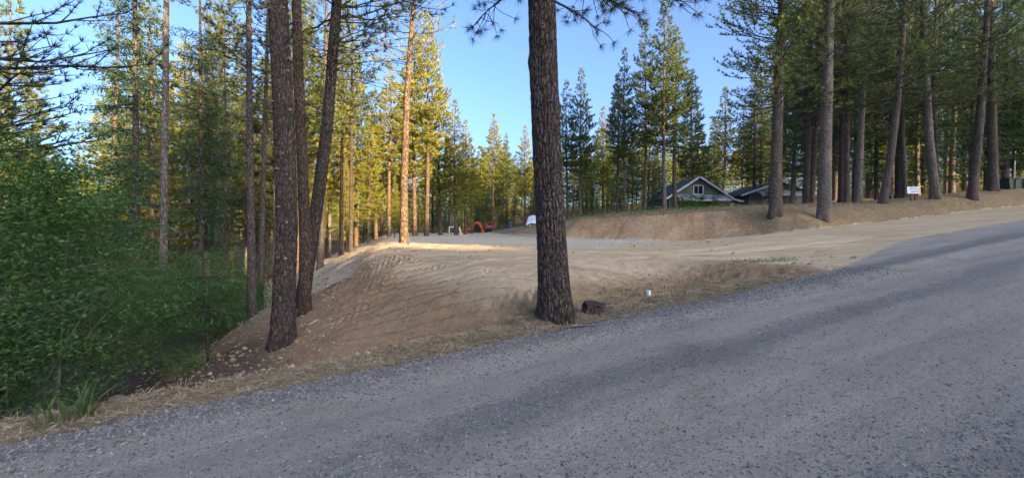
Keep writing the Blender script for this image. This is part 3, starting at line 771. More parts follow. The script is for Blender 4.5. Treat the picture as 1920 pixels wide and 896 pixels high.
fir('dark fir with drooping sprays beyond the leafy shrub', 18, 256, 14, 22, 41, 4.8, 2.6)
fir('second dark fir, between the pale trunk and the slim grey pine', 23, 378, 10, 24, 42, 5.5, 2.5)
fir('small dark fir deep in the trees left of the slim pine', 30, 424, 7, 20, 43, 4.0, 2.2)
custom_tree('pine_tree', 'pine whose long bare branches reach in at the upper left corner', 8.2, [(-190, 560), (-195, 300), (-200, 0)], 42, 20, 4.6, 4.6, bark='bark_dark', needle='needle_near', seed=44, k=40, dz=0.2, gap=0.36, per=4, tL=0.22, tw=0.014, tn=16,
            dead=14, deadz=(3.5, 7), deadL=3.5, az_bias=0.15, zmax=8.5, el=(-0.05, 0.5), dens=0.7, bs=4)
# trees along the far side of the fill slope and on the pad
custom_tree('pine_tree', 'sunlit orange-barked pine standing alone on the graded pad', 23.5, [(757, 456), (757, 350), (762, 200), (770, 80), (776, 0)], 16, 22, 9.2, 2.9, bark='bark_orange', needle='needle_sun', seed=51, k=30, dz=0.15, amp=0.008, nu=10, gap=0.42, per=4,
            tL=0.3, tw=0.045, dead=14, deadz=(6, 11), deadL=1.5, dens=0.8)
for i, (px, D, w, H, lab) in enumerate([
        (590, 22, 12, 22, 'dark pine behind the leaning trunk at the slope edge'), (604, 25, 10, 21, 'second dark pine behind the leaning trunk, farther up the slope'),
        (658, 29, 8, 20, 'thin dark straight pine at the left rim of the pad')]):
    pass
custom_tree('pine_tree', 'dark pine showing just right of the leaning trunk', 24, [(600, 500), (604, 420), (608, 300), (612, 0)], 11, 22, 8, 2.3, bark='bark_grey', needle='needle', seed=52, k=14, dz=0.4, gap=0.42, tL=0.32, tw=0.055)
custom_tree('pine_tree', 'thin dark straight pine at the left rim of the pad', 27, [(658, 468), (659, 300), (661, 0)], 8, 19, 7.5, 2.2, bark='bark_dark', needle='needle', seed=53, k=14, dz=0.4, gap=0.40, tL=0.32, tw=0.055)
custom_tree('pine_tree', 'slim pine between the leaning trunk and the thin dark one', 31, [(640, 470), (641, 300), (643, 0)], 8, 21, 7, 2.3, bark='bark_orange', needle='needle_sun', seed=54, k=12, dz=0.4, gap=0.40, tL=0.34, tw=0.06)

# right stand on the bank
def stand(label, D, pix, w, seed, bark='bark_grey', H=24, cb=6.0, R=3.4, **kw):
    a = dict(gap=0.42, per=4, tL=0.30, tw=0.045, tn=9, dead=40, deadz=(2.5, 11), deadL=2.4, dens=0.85, zmax=18, prof=lambda t: min(1, 0.75 + t) * (1 - t) ** 0.6)
    a.update(kw)
    return custom_tree('pine_tree', label, D, pix, w, H, cb, R, bark=bark, seed=seed, k=32, dz=0.12, amp=0.012, nu=11, vs=3.5, stubs=14, taper=0.7, flare=0.25, **a)
stand('tall grey pine on the bank, leftmost of the right-hand stand', 25, [(1454, 390), (1457, 250), (1462, 100), (1467, 0)], 21, 61, cb=6.4, R=4.0, az_bias=3.3, needle='needle')
stand('stout pale-grey pine with knotty trunk at the bank edge', 24.3, [(1545, 400), (1548, 250), (1552, 120), (1556, 0)], 23, 62, bark='bark_pale', cb=8.8, R=4.0, deadL=3.0)
stand('slender dark pine right behind the stout knotty one, left member', 37, [(1512, 384), (1517, 200), (1522, 0)], 9, 63, cb=7.0)
stand('slender dark pine right behind the stout knotty one, right member', 38, [(1521, 383), (1532, 200), (1540, 0)], 10, 64, cb=8.0)
stand('darker trunk of the close pair right of the stout pine', 35, [(1577, 380), (1579, 200), (1582, 0)], 11, 65, bark='bark_dark', cb=8)
stand('paler trunk of the close pair right of the stout pine', 34, [(1588, 379), (1588, 200), (1590, 0)], 10, 66, cb=9)
stand('grey speckled pine upslope between the close pair and the leaning one', 32, [(1609, 377), (1614, 250), (1622, 100), (1628, 0)], 12, 67, bark='bark_pale', cb=7)
stand('grey pine leaning right, beside the white roadside sign', 29, [(1655, 386), (1668, 310), (1682, 200), (1692, 80), (1698, 0)], 13, 68, cb=7.5)
stand('thin dark pine standing behind the white roadside sign', 36, [(1697, 372), (1692, 250), (1690, 0)], 9, 69, cb=7)
stand('grey pine leaning left with gold foliage glowing behind it', 31, [(1754, 369), (1742, 260), (1735, 120), (1730, 0)], 15, 70, bark='bark_pale', cb=7)
stand('pine leaning right with a shaggy knot at its base', 31.5, [(1822, 370), (1836, 240), (1846, 100), (1853, 0)], 14.5, 71, cb=7.5)
stand('upright grey pine at the top of the bank beside the green box', 34, [(1862, 357), (1860, 200), (1858, 0)], 15, 72, cb=7)

ORD = ['leftmost', 'second from left', 'third from left', 'fourth from left', 'fifth from left', 'sixth from left', 'seventh from left', 'eighth from left', 'ninth from left', 'tenth from left', 'eleventh from left', 'twelfth from left',
       'thirteenth from left', 'fourteenth from left', 'fifteenth from left', 'sixteenth from left', 'seventeenth from left', 'eighteenth from left', 'nineteenth from left', 'twentieth from left']
# middle-distance pines: (column, depth, height, prototype)
def top_h(px, D, ytop):
    g = ground_pt(px, D); return EYE + (HZ - ytop) / F * D - g[2], g
def mid(px, D, ytop, key, label, group=None, name='pine_tree', sxy=1.0):
    H, g = top_h(px, D, ytop)
    return tree_at(key, g[0], g[1], max(H, 4), label, group, name=name, z=g[2], sxy=sxy)
mid(1064, 46, 150, 'pine0', 'narrow pine just right of the big verge trunk'); mid(1089, 45, 128, 'pine1', 'conical pine second right of the big verge trunk')
mid(1157, 41, 140, 'pine2', 'slender pine on the bank, left of a close pair'); mid(1172, 40, 92, 'pine1', 'slender pine on the bank, right of a close pair', sxy=0.9)
mid(1209, 38, 40, 'pine0', 'tall dense pine left of the highest treetop'); mid(1246, 37, -8, 'pine1', 'highest conical pine above the clearing, left of the house'); mid(1266, 39, 48, 'pine2', 'tall pine whose trunk stands against the house porch', sxy=1.25)
mid(1130, 62, 200, 'gold1', 'low gold-lit pine far behind the cut bank'); mid(1300, 62, 130, 'pine3', 'green pine rising behind the gabled green house', sxy=1.2)
mid(1358, 78, 165, 'gold2', 'pale gold pine behind the gap between the two houses', sxy=1.3); mid(1392, 80, 200, 'pine3', 'shorter green pine left of the bank stand', sxy=1.3)
mid(1332, 70, 250, 'pine3', 'low bushy pine close behind the house roof', sxy=1.5)
mid(1430, 74, 225, 'gold0', 'gold-green pine seen behind the leftmost bank trunk', sxy=1.5); mid(1415, 88, 180, 'pine3', 'dim pine far behind the second house', sxy=1.5)
# centre and left row behind the pad
mid(925, 78, 212, 'gold0', 'tall narrow pine behind the red car'); mid(950, 82, 250, 'pine2', 'shorter pine between two taller ones behind the pad'); mid(985, 76, 235, 'gold1', 'pine just left of the big verge trunk behind the pad')
mid(1010, 84, 225, 'pine3', 'pine half hidden by the big verge trunk'); mid(905, 95, 300, 'pine3', 'low far pine in the sky gap behind the pad', sxy=1.3); mid(938, 100, 290, 'pine1', 'low far pine behind the orange digger', sxy=1.3)
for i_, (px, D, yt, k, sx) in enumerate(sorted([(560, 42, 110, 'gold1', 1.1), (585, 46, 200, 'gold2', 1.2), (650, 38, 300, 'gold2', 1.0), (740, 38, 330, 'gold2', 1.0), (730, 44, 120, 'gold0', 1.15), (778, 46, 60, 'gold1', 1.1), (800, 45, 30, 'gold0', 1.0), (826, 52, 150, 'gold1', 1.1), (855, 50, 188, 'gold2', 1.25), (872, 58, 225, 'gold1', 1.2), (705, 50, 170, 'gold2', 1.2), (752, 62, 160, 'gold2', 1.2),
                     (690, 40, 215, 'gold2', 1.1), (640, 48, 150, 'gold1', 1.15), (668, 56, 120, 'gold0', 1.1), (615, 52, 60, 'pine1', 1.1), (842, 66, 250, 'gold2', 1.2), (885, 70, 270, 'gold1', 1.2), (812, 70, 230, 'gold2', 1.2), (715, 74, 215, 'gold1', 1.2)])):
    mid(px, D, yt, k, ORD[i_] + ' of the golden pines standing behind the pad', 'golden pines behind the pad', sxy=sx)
for i_, (px, D, yt, k, sx) in enumerate(sorted([(895, 86, 330, 'fir0', 1.2), (915, 92, 340, 'fir1', 1.2), (965, 90, 330, 'fir2', 1.2), (1000, 92, 330, 'fir0', 1.2), (1040, 66, 290, 'fir1', 1.2), (1110, 60, 300, 'fir0', 1.2), (1075, 70, 270, 'pine3', 1.3), (1140, 56, 320, 'fir2', 1.2),
                     (1185, 58, 260, 'pine3', 1.3), (1225, 55, 280, 'fir1', 1.2), (1160, 70, 250, 'gold2', 1.3), (1100, 80, 240, 'gold2', 1.3), (1215, 75, 220, 'gold1', 1.2), (1285, 80, 230, 'gold2', 1.3)])):
    mid(px, D, yt, k, ORD[i_] + ' of the shaded conifers behind the cut bank', 'conifers behind the cut bank', sxy=sx)
# right background wood, behind the stand
rg = np.random.default_rng(77)
for i in range(34):
    px = 1410 + i * 17 + rg.uniform(-9, 9); D = rg.uniform(42, 78); yt = rg.uniform(-260, 120)
    if px < 1500: yt = rg.uniform(60, 200)
    k = rg.choice(['stand0', 'stand1', 'stand2', 'fir0', 'fir1', 'fir2'])
    mid(px, D, yt, str(k), 'dark conifer deep in the wood behind the bank stand', 'dark wood behind the bank stand', name='pine_tree' if 'stand' in k else 'fir_tree', sxy=1.15)
# left wood beyond the shrubs
for i in range(24):
    px = -20 + i * 25 + rg.uniform(-12, 12); D = rg.uniform(38, 66)
    yt = rg.uniform(40, 220) if px > 200 else rg.uniform(230, 330)
    k = rg.choice(['gold1', 'gold2', 'gold2', 'gold0', 'pine3', 'fir0']) if D > 40 else rg.choice(['pine1', 'gold2', 'fir0'])
    mid(px, D, yt, str(k), 'conifer in the wood beyond the left-hand shrubs', 'wood beyond the left shrubs', name='fir_tree' if 'fir' in k else 'pine_tree', sxy=1.1)
for px, D, yt, lab in [(20, 34, -20, 'tall gold-tipped pine at the far left behind bare branches'), (60, 40, 250, 'shorter gold-tipped pine right of the far-left tall one'), (-30, 30, 60, 'pine cut by the left frame edge behind bare branches')]:
    mid(px, D, yt, 'pine1', lab, 'gold pines at the far left', sxy=1.2)
for i_, (px, D, k) in enumerate(sorted([(210, 33, 'fir2'), (405, 36, 'stand1'), (418, 40, 'stand0'), (515, 30, 'stand2'), (545, 36, 'pine2'), (575, 34, 'stand1'), (280, 40, 'pine2')])):
    mid(px, D, rg.uniform(-120, 60), k, ORD[i_] + ' of the slim dark conifers among the left trunks', 'slim conifers among the left trunks', name='fir_tree' if 'fir' in k else 'pine_tree')

# young firs filling the understorey
for i in range(44):
    px = rg.uniform(880, 1960) if i < 30 else rg.uniform(560, 880); D = rg.uniform(62, 98) if px < 1400 else rg.uniform(50, 85)
    g = ground_pt(px, D); tree_at('fir%d' % rg.integers(3), g[0], g[1], rg.uniform(5, 9.5), 'young bushy fir filling the gap between far trunks', 'young firs between the far trunks', name='fir_tree', z=g[2], sxy=1.5)

# far wood: one mass beyond a hundred metres, on the hills round the clearing
def far_wood(name, spots, mat, seed, tri_n=260, Hr=(15, 22), wid=2.6, fat=False):
    rng = np.random.default_rng(seed); N = Acc()
    zs = terrain(np.array([q_[0] for q_ in spots]), np.array([q_[1] for q_ in spots]))[0]
    for q_, z0 in zip(spots, zs):
        x, y = q_[:2]; H = q_[2] if len(q_) > 2 else rng.uniform(*Hr)
        t = rng.random(tri_n) ** 0.8; a = rng.uniform(0, 6.28, tri_n); rr = wid * ((1 - t) ** 0.4 if fat else (1 - t)) * rng.uniform(0.4, 1.05, tri_n) * (H / 20)
        C = np.stack([x + rr * np.cos(a), y + rr * np.sin(a), z0 + 0.6 + t * (H - 0.6)], 1)
        D_ = np.stack([np.cos(a), np.sin(a), rng.uniform(-0.4, 0.6, tri_n)], 1)
        blades(N, C, D_, 1.5 if fat else 1.2, 0.9 if fat else 0.7, rng, 0.2)
        N.tube([[x, y, z0 - 0.3], [x, y, z0 + H * 0.9]], [0.18, 0.03], 4, False)
    return tag(obj(name, N.mesh(name, M[mat])), kind='stuff')
rg = np.random.default_rng(9)
sp_l = []
for i in range(560):
    az = rg.uniform(-58, 56); D = rg.uniform(92, 230)
    sp_l.append((D * math.tan(math.radians(az)), D) if abs(az) < 40 else (D * math.sin(math.radians(az)) * 1.1, D * math.cos(math.radians(az)) * 1.1))
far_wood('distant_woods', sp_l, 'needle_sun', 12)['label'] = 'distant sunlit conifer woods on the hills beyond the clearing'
# the wood on the camera's side of the road, whose long evening shadow lies over the foreground
def sunside(q, d):   # q: across the sun's direction, d: metres towards the sun
    sx, sy = math.sin(SUN_AZ), math.cos(SUN_AZ)
    return (-sy * q + sx * d, sx * q + sy * d)
sp_b = []
for r0, st in ((88, 1.5), (97, 1.7)):
    for q in np.arange(-60, 70, st):
        q = q + rg.uniform(-0.6, 0.6); reach = 10.5 if (6.4 < q < 14.6) else (43.0 if 14 < q < 27 else (54.0 if 32.5 < q < 38.5 else (80.0 if q > 26 else 52.0)))   # how far past the camera the shade lies on level ground
        X_, Y_ = sunside(q, r0 + rg.uniform(-3, 3)); sp_b.append((X_, Y_, (0.231 * (r0 + reach) + 0.9 - hz(X_, Y_)) * rg.uniform(0.97, 1.03)))
far_wood('roadside_woods', sp_b, 'needle', 13, tri_n=620, wid=3.6, fat=True)['label'] = 'conifer woods on the near side of the gravel road'

# ------------------------------------------------------------------ shrubs and small plants
def shrub(name, label, x, y, lobes, n_leaf, mat='leaf', L=0.06, w=0.038, seed=1, stems=10, group=None, cat='shrub', bare=0, clus=0.20, twig='twig_pale'):
    """lobes: ellipsoids (dx, dy, dz, rx, ry, rz) above the base; leaves in sprays, thick near the surface"""
    rng = np.random.default_rng(seed); z0 = hz(x, y)
    o = empty(name, (x, y, z0)); tag(o, label, cat, group)
    vol = np.array([l[3] * l[4] * l[5] for l in lobes]); vol = vol / vol.sum()
    nc = max(20, n_leaf // 38); li = rng.choice(len(lobes), nc, p=vol); lb = np.array(lobes, float)[li]
    d = rsph(rng, (nc,)); rad = rng.uniform(0.25, 1.0, (nc, 1)) ** 0.45 * (1 + 0.18 * rng.normal(size=(nc, 1)))
    cc = lb[:, :3] + d * lb[:, 3:] * rad
    cc = cc[cc[:, 2] > 0.12]
    k = 38; n = len(cc)
    off = rng.normal(0, 1, (n, k, 3)) * np.array([clus, clus, clus * 0.42])
    dirx = rsph(rng, (n,)); dirx[:, 2] *= 0.35
    off = off + dirx[:, None, :] * rng.uniform(-1, 1, (n, k, 1)) * clus * 1.4
    P = (cc[:, None, :] + off).reshape(-1, 3)
    N = Acc(); leaves(N, P, rng, L, w)
    B = Acc()
    for i in range(stems):
        tgt = cc[rng.integers(n)]; a = rng.uniform(0, 6.28); b0 = np.array([rng.normal(0, 0.25), rng.normal(0, 0.25), -0.1])
        m_ = b0 * 0.4 + tgt * 0.5 + np.array([rng.normal(0, 0.15), rng.normal(0, 0.15), 0.25])
        t = np.linspace(0, 1, 7)[:, None]; Q_ = b0 * (1 - t) ** 2 + 2 * m_ * t * (1 - t) + tgt * t * t
        B.tube(Q_, np.linspace(0.02, 0.005, 7), 4, False)
        for g in range(3):
            b1, dr = along(Q_, rng.uniform(0.3, 0.9)); S = curve(b1, rng.uniform(0, 6.28), rng.uniform(0, 0.9), rng.uniform(-0.2, 0.5), rng.uniform(0.3, 0.9), 4, rng, 0.25)
            B.tube(S, np.linspace(0.008, 0.003, 5), 3, False)
    for i in range(bare):
        S = curve([rng.uniform(-1.3, 1.3), rng.uniform(-1.3, 0.8), rng.uniform(0.0, 0.5)], rng.uniform(0, 6.28), rng.uniform(0.2, 1.2), rng.uniform(-0.3, 0.6), rng.uniform(0.6, 1.6), 5, rng, 0.22)
        B.tube(S, np.linspace(0.010, 0.003, 6), 3, False)
    tag(obj('stems', B.mesh('stems', M[twig]), o), kind='stuff')
    tag(obj('foliage', N.mesh('foliage', M[mat]), o), kind='stuff')
    return o
shrub('leafy_shrub', 'huge dark green leafy shrub filling the lower left corner', -7.9, 6.5, [(0, 0, 2.9, 1.9, 1.6, 2.2), (0.9, -0.2, 2.0, 1.0, 1.0, 1.2), (-0.7, -0.3, 4.3, 1.4, 1.3, 1.5), (0.5, 0.1, 3.6, 1.1, 1.0, 1.3), (0.3, -0.8, 1.7, 1.1, 0.9, 1.1), (-1.0, -1.0, 1.8, 1.2, 0.9, 1.2)], 27000, seed=1, L=0.075, w=0.05, clus=0.17, stems=34, bare=80)
shrub('leafy_shrub', 'tall green shrub just right of the huge corner shrub', -9.3, 9.3, [(0, 0, 2.2, 1.3, 1.2, 1.7), (0.6, -0.3, 1.3, 0.9, 0.9, 1.0), (-0.5, 0.2, 3.3, 0.9, 0.9, 1.2)], 15000, mat='leaf_mid', seed=2, stems=16, bare=16)
shrub('leafy_shrub', 'rounded shrub at the foot of the bare soil slope', -10.2, 11.6, [(0, 0, 1.3, 1.3, 1.1, 1.1), (-0.8, 0.4, 2.0, 1.0, 1.0, 1.2)], 11000, seed=3, stems=12, bare=8)
shrub('leafy_shrub', 'shrub behind the thin sapling among the left trunks', -11.6, 15.0, [(0, 0, 1.5, 1.6, 1.2, 1.4), (0.9, 0.3, 1.0, 1.0, 0.9, 0.9)], 11000, mat='leaf_mid', seed=4, stems=12, L=0.07, w=0.045)
shrub('leafy_shrub', 'bright low shrub beside the slim grey pine', -12.0, 18.5, [(0, 0, 1.1, 1.2, 1.0, 1.0)], 6000, mat='leaf_light', seed=5, stems=8, L=0.08, w=0.05)
shrub('leafy_shrub', 'shrub at the left frame edge, farther down the bank', -12.5, 9.8, [(0, 0, 2.6, 1.8, 1.3, 2.0)], 13000, seed=6, stems=12, L=0.07, w=0.045)
shrub('leafy_shrub', 'dim shrub between the dark firs and the pale trunk', -13.0, 15.5, [(0, 0, 1.8, 2.0, 1.4, 1.7)], 9000, mat='leaf_mid', seed=7, stems=10, L=0.08, w=0.05)
shrub('leafy_shrub', 'dim shrub below the second dark fir', -14.5, 20.5, [(0, 0, 1.9, 2.2, 1.5, 1.8)], 9000, seed=8, stems=10, L=0.09, w=0.055)
shrub('low_plant', 'pale low leafy plant at the edge of the brown soil', -7.1, 9.1, [(0, 0, 0.28, 0.55, 0.4, 0.26)], 900, mat='leaf_light', seed=9, stems=4, cat='plant', clus=0.1, L=0.05)
shrub('low_plant', 'low leafy plant spilling on to the soil below the sapling', -8.0, 10.4, [(0, 0, 0.3, 0.7, 0.4, 0.3)], 1100, mat='leaf', seed=10, stems=4, cat='plant', clus=0.1, L=0.05)
for i, (px, D, lab) in enumerate([(1279, 44, 'leftmost leafy sapling in front of the house porch'), (1297, 44, 'second leafy sapling in front of the house porch'), (1313, 44.5, 'third leafy sapling in front of the house porch'), (1340, 44, 'rightmost leafy sapling in front of the house porch')]):
    g = ground_pt(px, D)
    shrub('leafy_sapling', lab, g[0], g[1], [(0, 0, 0.95, 0.42, 0.4, 0.7)], 700, mat='leaf_light', seed=20 + i, stems=5, cat='sapling', group='saplings before the porch', clus=0.16, L=0.13, w=0.08)
# thin fir sapling on the brown slope
def sapling():
    rng = np.random.default_rng(31); g = ground_pt(391, 9.6)
    pa = Path([(0, 0, 0), (-0.06, 0, 1.0), (-0.12, 0, 2.2), (-0.16, 0, 3.6)], 0.035, 3.6, flare=0.1)
    o = empty('fir_sapling', g); tag(o, 'thin leaning fir sapling at the edge of the brown slope', 'sapling')
    obj('trunk', trunk_mesh('trunk', pa, M['twig'], 8, 0.2, seed=3, zb=-0.2), o)
    B, N = gen_crown(rng, pa, 1.0, 0.95, 'fir', gap=0.2, per=4, tL=0.13, tw=0.04, dens=1.0, dead=6, deadL=0.5, deadz=(0.4, 1.2), el=(-0.1, 0.5), prof=lambda t: (1 - t) ** 0.6)
    tag(obj('branches', B.mesh('branches', M['twig']), o), kind='stuff'); tag(obj('crown', N.mesh('crown', M['leaf']), o), kind='stuff')
sapling()

def blade_fan(acc, c, n, Lr, w, rng, spread=0.5, z=None, bend=0.9):
    for i in range(n):
        a = rng.uniform(0, 6.28); L = rng.uniform(*Lr); tilt = abs(rng.normal(0, spread)); b0 = np.array(c) + np.array([rng.normal(0, 0.05), rng.normal(0, 0.05), 0])
        b0[2] = (hz(b0[0], b0[1]) if z is None else z) - 0.02
        P = [b0]; e = math.pi / 2 - tilt * 0.4
        for k in range(5):
            P.append(P[-1] + L / 5 * np.array([math.cos(e) * math.cos(a), math.cos(e) * math.sin(a), math.sin(e)])); e -= bend * rng.uniform(0.15, 0.42) * (0.5 + tilt)
        P = np.array(P); sd = np.array([-math.sin(a), math.cos(a), 0.0]); wd = w * np.array([0.6, 1, 1, 0.8, 0.5, 0.05])[:, None] / 2
        V = np.concatenate([P + sd * wd, P - sd * wd]); acc.add(V, Q=[[k, k + 1, k + 7, k + 6] for k in range(5)])
rng = np.random.default_rng(41)
for lab, px, D, n, Lr in [('small bright grass clump at the road edge, leftmost of three', 78, 3.62, 9, (0.2, 0.38)), ('sparse grass clump at the road edge, middle of three', 122, 3.72, 12, (0.15, 0.42)), ('tallest full grass clump at the road edge under the shrub', 158, 3.85, 34, (0.25, 0.55))]:
    g = ground_pt(px, D); ac = Acc(); blade_fan(ac, g, n, Lr, 0.016, rng, 0.55)
    tag(obj('grass_clump', ac.mesh('grass_clump', M['grass'])), lab, 'grass', 'grass clumps at the road edge')
for lab, px, D, n in [('dry straw tuft on the soil near the gravel edge, left one', 345, 4.6, 10), ('dry straw tuft on the soil near the gravel edge, right one', 445, 5.2, 10), ('thin straw tuft higher on the brown slope', 452, 6.6, 7)]:
    g = ground_pt(px, D); ac = Acc(); blade_fan(ac, g, n, (0.12, 0.3), 0.009, rng, 0.6)
    tag(obj('straw_tuft', ac.mesh('straw_tuft', M['drygrass'])), lab, 'grass', 'straw tufts on the soil')

# ------------------------------------------------------------------ loose stones, clods, litter, bank grass
OCT_V = np.array([[1, 0, 0], [-1, 0, 0], [0, 1, 0], [0, -1, 0], [0, 0, 1], [0, 0, -1]], float)
OCT_F = np.array([[0, 2, 4], [2, 1, 4], [1, 3, 4], [3, 0, 4], [2, 0, 5], [1, 2, 5], [3, 1, 5], [0, 3, 5]])
def stones(name, label, X, Y, size, mat, seed, sink=0.25, flat=0.65):
    rng = np.random.default_rng(seed); n = len(X); Z = terrain(X, Y)[0]
    sc = size[:, None, None] * rng.uniform(0.6, 1.25, (n, 1, 3)) * np.array([1, 1, flat])
    V = (OCT_V[None] + rng.normal(0, 0.22, (n, 6, 3))) * sc
    a = rng.uniform(0, 6.28, n); c, s = np.cos(a)[:, None], np.sin(a)[:, None]
    x = V[..., 0] * c - V[..., 1] * s; y = V[..., 0] * s + V[..., 1] * c
    V = np.stack([x + X[:, None], y + Y[:, None], V[..., 2] + (Z + size * flat * (0.5 - sink))[:, None]], -1).reshape(-1, 3)
    T = (OCT_F[None] + (np.arange(n) * 6)[:, None, None]).reshape(-1, 3)
    ac = Acc(); ac.add(V, T=T)
    return tag(obj(name, ac.mesh(name, M[mat])), label, kind='stuff')
def from_sp(s, p): return 0.894 * s - 0.447 * p, 0.447 * s + 0.894 * p
rng = np.random.default_rng(51)
n = 38000; s = rng.uniform(-7.5, 11, n); p = 4.62 + rng.normal(0, 0.30, n)
x, y = from_sp(s, p); k = (y > 1.5) & (p < 5.35)
stones('loose_gravel', 'band of loose grey gravel along the road edge', x[k], y[k], rng.uniform(0.005, 0.0145, n)[k] * (1 + 0.6 * (rng.random(n)[k] > 0.95)), 'gravel', 52)
n = 95000; r = 2.2 + rng.random(n) ** 1.6 * 16; a = np.radians(rng.uniform(-58, 62, n)); x = r * np.sin(a); y = r * np.cos(a); s, p = sp(x, y)
dn = terrain(x, y, False)[1]['m_loose']; k = (p < 4.6) & (p > -4) & (rng.random(n) < 0.25 + 0.75 * dn)
stones('road_pebbles', 'scattered small pebbles across the gravel road', x[k], y[k], rng.uniform(0.004, 0.0125, n)[k], 'gravel', 53)
# clods and stones on the bare slopes
n = 40000; x = rng.uniform(-13, 9, n); y = rng.uniform(4, 22, n); z_, at = terrain(x, y); s, p = sp(x, y)
dn = fbm(x * 0.7, y * 0.7, 3); k = (at['m_dirt'] > 0.5) & (p > 5.4) & (dn + rng.random(n) * 0.6 > 0.18 + 0.35 * at['m_tan'])
stones('soil_clods', 'clods and small stones strewn over the bare soil slopes', x[k], y[k], (0.006 + 0.055 * rng.random(n)[k] ** 9), 'clod', 54)
n = 5000; x = rng.uniform(-12, -3, n); y = rng.uniform(4, 14, n); z_, at = terrain(x, y); s, p = sp(x, y); k = (at['m_road'] < 0.3) & (x < -3.2)
stones('slope_rubble', 'rubble and stones at the foot of the brown slope', x[k], y[k], (0.012 + 0.06 * rng.random(n)[k] ** 4), 'clod', 55)
def rock(label, px, D, sz, seed):
    rng = np.random.default_rng(seed); g = ground_pt(px, D); t = np.linspace(0, np.pi, 7); ph = np.arange(10) * 2 * np.pi / 10
    V = []
    for a in t:
        for b in ph: V.append([math.sin(a) * math.cos(b), math.sin(a) * math.sin(b), math.cos(a)])
    V = np.array(V); rr = 1 + 0.5 * fbm(V[:, 0] * 1.6 + seed, V[:, 1] * 1.6 + V[:, 2] * 2.1, 3)
    V = np.sign(V) * np.abs(V) ** 0.8 * rr[:, None] * np.array(sz) / 2; V = rot(V, 0, rng.normal(0, 0.2), rng.uniform(0, 6.28))
    Q = [[i * 10 + j, i * 10 + (j + 1) % 10, (i + 1) * 10 + (j + 1) % 10, (i + 1) * 10 + j] for i in range(6) for j in range(10)]
    V = V * 0.75; ac = Acc(); ac.add(V, Q=Q); o = obj('rock', ac.mesh('rock', M['rock']), None, g + np.array([0, 0, sz[2] * 0.22])); tag(o, label, 'rock', 'rocks on the brown slope')
rock('long tan rock by the grass clumps at the slope foot', 225, 4.25, (0.34, 0.16, 0.12), 1); rock('blocky tan rock at the slope foot above the gravel', 262, 4.9, (0.30, 0.18, 0.14), 2)
rock('pale rounded rock lying in dark soil near the straw tuft', 318, 5.4, (0.22, 0.16, 0.14), 3); rock('tan rock close to the gravel below the straw', 318, 4.75, (0.20, 0.14, 0.12), 4)
rock('pale angular rock midway up the brown slope', 412, 6.6, (0.15, 0.12, 0.12), 5); rock('tan rock at the gravel edge right of the straw tufts', 432, 4.95, (0.18, 0.12, 0.10), 6); rock('small pale rock high on the slope above the others', 405, 7.0, (0.16, 0.1, 0.09), 7)
n = 500; s = rng.uniform(-6, 11, n); p = 5.35 + rng.normal(0, 0.3, n) + 0.5 * sst(3, 8, s); x, y = from_sp(s, p); ac = Acc()
for x_, y_ in zip(x[:150], y[:150]):
    if y_ > 1.5: blade_fan(ac, (x_, y_, 0), int(rng.integers(4, 9)), (0.05, 0.16), 0.006, rng, 0.9)
tag(obj('dead_grass', ac.mesh('dead_grass', M['drygrass'])), 'scattered dead grass wisps along the road verge', kind='stuff')
# fallen needles on the verge
def litter(name, label, X, Y, L, w, mat, seed, up=0.12, zoff=0.01):
    rng = np.random.default_rng(seed); n = len(X); Z = terrain(X, Y)[0]
    a = rng.uniform(0, 6.28, n); e = rng.normal(0, up, n); ln = L * rng.uniform(0.5, 1.3, n)
    C = np.stack([X, Y, Z + zoff * rng.random(n)], 1); d = np.stack([np.cos(a) * np.cos(e), np.sin(a) * np.cos(e), np.abs(np.sin(e))], 1)
    sd = np.stack([-np.sin(a), np.cos(a), rng.normal(0, 0.3, n)], 1) * w / 2
    V = np.stack([C + sd, C - sd, C + d * ln[:, None]], 1).reshape(-1, 3)
    ac = Acc(); ac.add(V, T=np.arange(n * 3).reshape(-1, 3)); return tag(obj(name, ac.mesh(name, M[mat])), label, kind='stuff')
n = 130000; s = rng.uniform(-7, 12, n); p = rng.uniform(4.6, 7.2, n); x, y = from_sp(s, p); at = terrain(x, y)[1]; k = (at['m_verge'] + 0.4 * fbm(x * 2, y * 2, 3) > 0.45 + 0.2 * rng.random(n))
litter('fallen_needles', 'mat of fallen brown pine needles along the road verge', x[k], y[k], 0.11, 0.008, 'litter', 61, 0.22, 0.02)
n = 60000; x = rng.uniform(5, 50, n); y = rng.uniform(21, 46, n); at = terrain(x, y)[1]; k = at['m_grass'] + 0.3 * fbm(x, y, 3) > 0.5
litter('dry_grass', 'dry straw-coloured grass and needles on the bank', x[k], y[k], 0.17, 0.022, 'drygrass', 62, 0.55, 0.0)
n = 9000; s = rng.uniform(3.5, 12, n); p = rng.uniform(5.6, 8.2, n); x, y = from_sp(s, p); k = np.exp(-((p - 6.6 - 0.06 * (s - 7)) / 0.35) ** 2) * sst(4.0, 6.5, s) + 0.4 * fbm(x * 1.5, y * 1.5, 3) > 0.45
litter('green_grass', 'sparse short green grass at the lip of the verge', x[k], y[k], 0.09, 0.010, 'grass', 63, 0.9, 0.0)
n = 9000; x = rng.uniform(-2, 22, n); y = rng.uniform(29, 48, n); dT = toe_dist(x, y); k = (dT > 1.6) & (dT < 6) & (x < 20)
litter('meadow_grass', 'green and straw grass fringe along the top of the cut bank', x[k], y[k], 0.42, 0.035, 'grass', 64, 0.9, 0.0)
